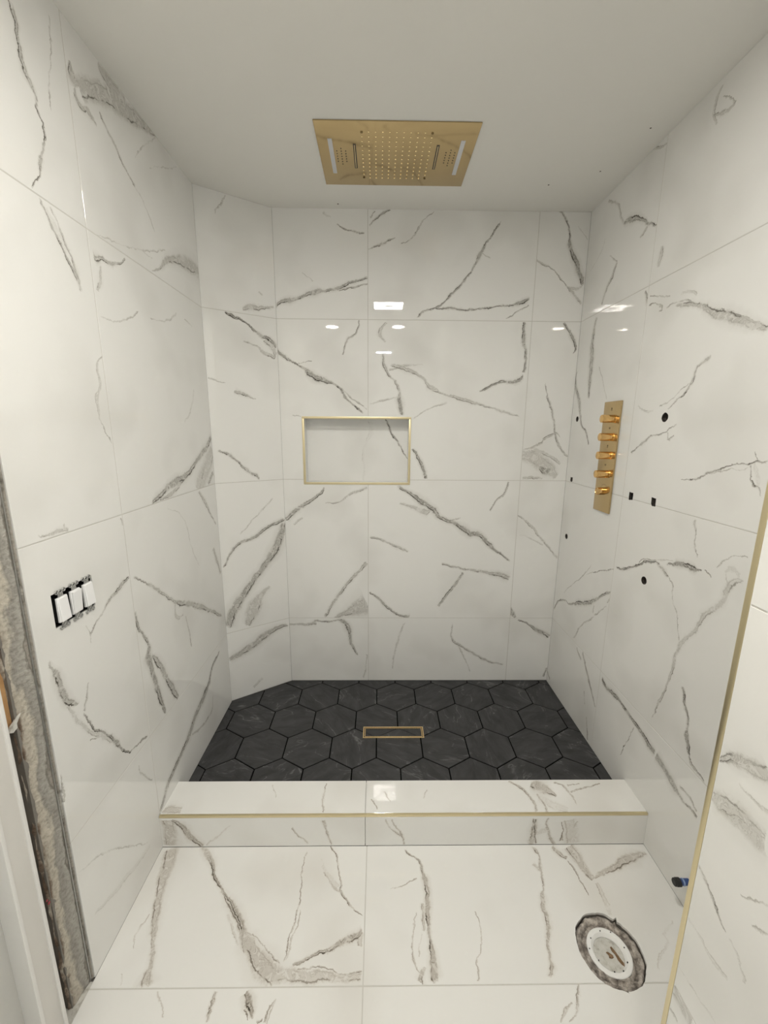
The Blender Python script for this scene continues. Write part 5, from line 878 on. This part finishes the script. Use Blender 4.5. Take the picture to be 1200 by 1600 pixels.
for i, yc in enumerate((0.9690, 1.0145, 1.0605)):
    zc = (SZ0 + SZ1) / 2 - 0.0015
    s = thing('light_switch', 'white rocker light switch without cover plate, ' + SWL[i], 'light switch', (XL, yc, zc), 'rocker switches on the tiled wall')
    hw, hh = 0.0168, 0.0320
    # paddle: a rocker with a slight break in the middle
    bm = bmesh.new(); xo = XL + 0.0085
    tl = 0.002 if i != 1 else -0.002
    ys = (yc - hw + 0.0015, yc + hw - 0.0015); zz = (zc - hh + 0.002, zc + hh - 0.002); xx = (xo + tl, xo - tl)
    v = [[bm.verts.new((x, y, z)) for y in ys] for x, z in zip(xx, zz)]
    vb = [[bm.verts.new((XL + 0.002, y, z)) for y in ys] for z in zz]
    bm.faces.new((v[0][0], v[0][1], v[1][1], v[1][0])); bm.faces.new((vb[0][0], vb[1][0], vb[1][1], vb[0][1]))
    for q in (0, 1): bm.faces.new((v[0][q], v[1][q], vb[1][q], vb[0][q]))
    bm.faces.new((v[0][0], vb[0][0], vb[0][1], v[0][1])); bm.faces.new((v[1][0], v[1][1], vb[1][1], vb[1][0]))
    bmesh.ops.bevel(bm, geom=list(bm.edges), offset=0.0008, segments=1, affect='EDGES')
    under(from_bm('rocker', bm, M_SWITCH, smooth=True), s)
    under(box('housing', XL - 0.034, XL - 0.0014, yc - hw + 0.001, yc + hw - 0.001, zc - hh, zc + hh, M_BLACK), s)
    bm = bmesh.new(); bm_box(bm, XL - 0.0012, XL + 0.0045, yc - hw, yc + hw, zc - hh, zc + hh, 0.0012)
    under(from_bm('body', bm, M_SWITCH, smooth=True), s)
    bm = bmesh.new(); bm_box(bm, XL + 0.0002, XL + 0.0014, yc - 0.0085, yc + 0.0085, zc - 0.043, zc + 0.043)
    strap = under(from_bm('mounting_strap', bm, M_STEEL), s)
    for sg in (-1, 1):
        for dy in (-0.0118, 0, 0.0118):
            bm = bmesh.new(); torus(bm, (XL + 0.0018, yc + dy, zc + sg * (0.0468 if dy else 0.0458)), 0.0042, 0.0015)
            under(from_bm('strap_ear', bm, M_STEEL, smooth=True), s).parent = strap
        bm = bmesh.new(); lathe(bm, [(0.0035, 0), (0.0035, 0.001), (0.002, 0.0022), (0, 0.0024)], (XL + 0.0018, yc, zc + sg * 0.0405), 'x', 14)
        under(from_bm('screw', bm, M_STEEL, smooth=True), s).parent = strap

# ------------------------------------------------------------------ toilet flange in the floor
tf = thing('toilet_flange', 'white toilet drain flange in a rough mortar hole in the floor', 'drain flange', (FX, FY, -0.06))
bm = bmesh.new()
rad = [0.0625, 0.066, 0.070, 0.074, 0.078, 0.082, 0.086, 0.090, 0.0935]
hgt = [-0.014, -0.013, -0.0155, -0.019, -0.013, -0.009, -0.0085, -0.011, -0.018]
SEG = 112; gr = []
for r, h in zip(rad, hgt):
    ringv = []
    for i in range(SEG):
        t = 2 * math.pi * i / SEG
        rim = math.hypot(RIM[i][0] - FX, RIM[i][1] - FY)
        rr = min(r + (rim - 0.0945) * (r - 0.0625) / 0.031, rim - 0.0012)
        hh = h + mnoise.noise(Vector((math.cos(t) * rr * 160, math.sin(t) * rr * 160, 2.0))) * 0.005 + mnoise.noise(Vector((math.cos(t) * 5, math.sin(t) * 5, r * 50))) * 0.004
        ringv.append(bm.verts.new((FX + math.cos(t) * rr, FY + math.sin(t) * rr, min(hh, -0.002))))
    gr.append(ringv)
low = [[bm.verts.new((v.co.x, v.co.y, -0.074)) for v in gr[0]], [bm.verts.new((v.co.x, v.co.y, -0.074)) for v in gr[-1]]]
al = [low[0]] + gr + [low[1]]
for a, b2 in zip(al, al[1:] + al[:1]):
    for i in range(SEG): bm.faces.new((a[i], a[(i + 1) % SEG], b2[(i + 1) % SEG], b2[i]))
under(from_bm('mortar_bed', bm, M_MORTAR, smooth=True), tf)
bm = bmesh.new(); lathe(bm, [(0.0425, -0.05), (0.0425, -0.0185), (0.0445, -0.0165), (0.0475, -0.0125), (0.0495, -0.0105), (0.060, -0.0100), (0.0622, -0.0115), (0.0622, -0.05)], (FX, FY, 0), 'z', 56)
ring_o = under(from_bm('flange_ring', bm, M_PVC, smooth=True), tf)
bm = bmesh.new(); lathe(bm, [(0.0424, -0.05), (0.0424, -0.0215), (0.040, -0.0205), (0.02, -0.0200), (0, -0.0205)], (FX, FY, 0), 'z', 40)
for v in bm.verts:
    if v.co.z > -0.03: v.co.z += mnoise.noise(v.co * 90) * 0.001
under(from_bm('plug', bm, M_PLUG, smooth=True), tf)
for i in range(9):
    t = 2 * math.pi * (i + 0.3) / 9 + random.uniform(-.15, .15); rr = random.choice((0.0475, 0.057, 0.052))
    bm = bmesh.new(); cyl(bm, (FX + math.cos(t) * rr, FY + math.sin(t) * rr, -0.0125), (FX + math.cos(t) * rr, FY + math.sin(t) * rr, -0.0092), 0.0018, seg=7)
    under(from_bm('screw_hole', bm, M_BLACK), tf).parent = ring_o
def chunk(pts, h):
    bm = bmesh.new()
    tp = [bm.verts.new((x + random.uniform(-.0005, .0005), y, -0.0195 + h * random.uniform(0.5, 1.1))) for x, y in pts]
    bt = [bm.verts.new((x, y, -0.0225)) for x, y in pts]
    n = len(pts); c = bm.verts.new((sum(p[0] for p in pts) / n, sum(p[1] for p in pts) / n, -0.0190 + h))
    for k in range(n):
        bm.faces.new((tp[k], tp[(k + 1) % n], c)); bm.faces.new((bt[k], bt[(k + 1) % n], tp[(k + 1) % n], tp[k]))
    under(from_bm('debris', bm, M_RUST), tf)
chunk([(0.697, 0.932), (0.702, 0.925), (0.700, 0.919), (0.707, 0.917), (0.713, 0.919), (0.714, 0.925), (0.708, 0.929), (0.703, 0.933)], 0.002)
chunk([(0.716, 0.944), (0.721, 0.946), (0.727, 0.932), (0.731, 0.920), (0.737, 0.906), (0.735, 0.899), (0.729, 0.903), (0.723, 0.914), (0.721, 0.927), (0.716, 0.935)], 0.0015)

# ------------------------------------------------------------------ capped water stub on the right wall
st = thing('water_supply_stub', 'short blue water pipe with black cap low on the side wall', 'pipe', (XR, 1.035, 0.105))
bm = bmesh.new(); cyl(bm, (XR - 0.0005, 1.035, 0.105), (XR - 0.034, 1.035, 0.105), 0.0095, seg=20)
under(from_bm('pipe', bm, M_BLUE, smooth=True), st)
bm = bmesh.new(); lathe(bm, [(0.0125, 0), (0.0125, 0.012), (0.011, 0.0135), (0.0115, 0.015), (0.0115, 0.018), (0.0095, 0.020), (0, 0.020)], (XR - 0.030, 1.035, 0.105), '-x', 20)
under(from_bm('cap', bm, M_BLACK, smooth=True), st)
bm = bmesh.new(); lathe(bm, [(0.0105, 0), (0.0105, 0.004), (0.0096, 0.005)], (XR - 0.018, 1.035, 0.105), '-x', 20)
under(from_bm('band', bm, simple('pale_blue_band', (0.25, 0.34, 0.55), 0.4, noise=0.05), smooth=True), st)

# ------------------------------------------------------------------ lamps (overhead, seen only as reflections)
def downlight(x, y, label):
    d = thing('downlight', label, 'ceiling light', (x, y, ZC), 'recessed ceiling lights')
    bm = bmesh.new(); lathe(bm, [(0.060, 0.0002), (0.078, 0.0002), (0.078, 0.003), (0.072, 0.006), (0.060, 0.006)], (x, y, ZC), '-z', 40)
    for f in list(bm.faces):
        if len(f.verts) > 4: bm.faces.remove(f)
    under(from_bm('trim_ring', bm, M_PAINT, smooth=True), d)
    bm = bmesh.new(); cyl(bm, (x, y, ZC - 0.0002), (x, y, ZC - 0.004), 0.0595, seg=20)
    under(from_bm('lens', bm, emit('warm_lamp_lens', E_DOWN) if 'warm_lamp_lens' not in bpy.data.materials else bpy.data.materials['warm_lamp_lens']), d)
downlight(-0.481, -0.094, 'round recessed ceiling light nearer the door frame')
downlight(0.190, -0.067, 'round recessed ceiling light nearer the projecting wall')
def square_light(x, y, hx, hy, label, e, nm):
    d = thing('fan_light', label, 'ceiling light', (x, y, ZC))
    under(ring('housing', x - hx - 0.03, x + hx + 0.03, y - hy - 0.03, y + hy + 0.03, 0.03, ZC - 0.02, ZC - 0.0002, M_PAINT), d)
    under(box('lens', x - hx, x + hx, y - hy, y + hy, ZC - 0.018, ZC - 0.010, emit(nm, e)), d)
    under(box('centre_cover', x - 0.036, x + 0.036, y - 0.018, y + 0.018, ZC - 0.0225, ZC - 0.0182, M_LENS, None, 0.001), d)
square_light(0.075, 0.70, 0.118, 0.10, 'square ceiling fan light above the bathroom floor', E_FAN, 'fan_lamp_lens')
square_light(0.063, -1.40, 0.10, 0.05, 'square cool ceiling light further back', E_HALL, 'cool_lamp_lens')
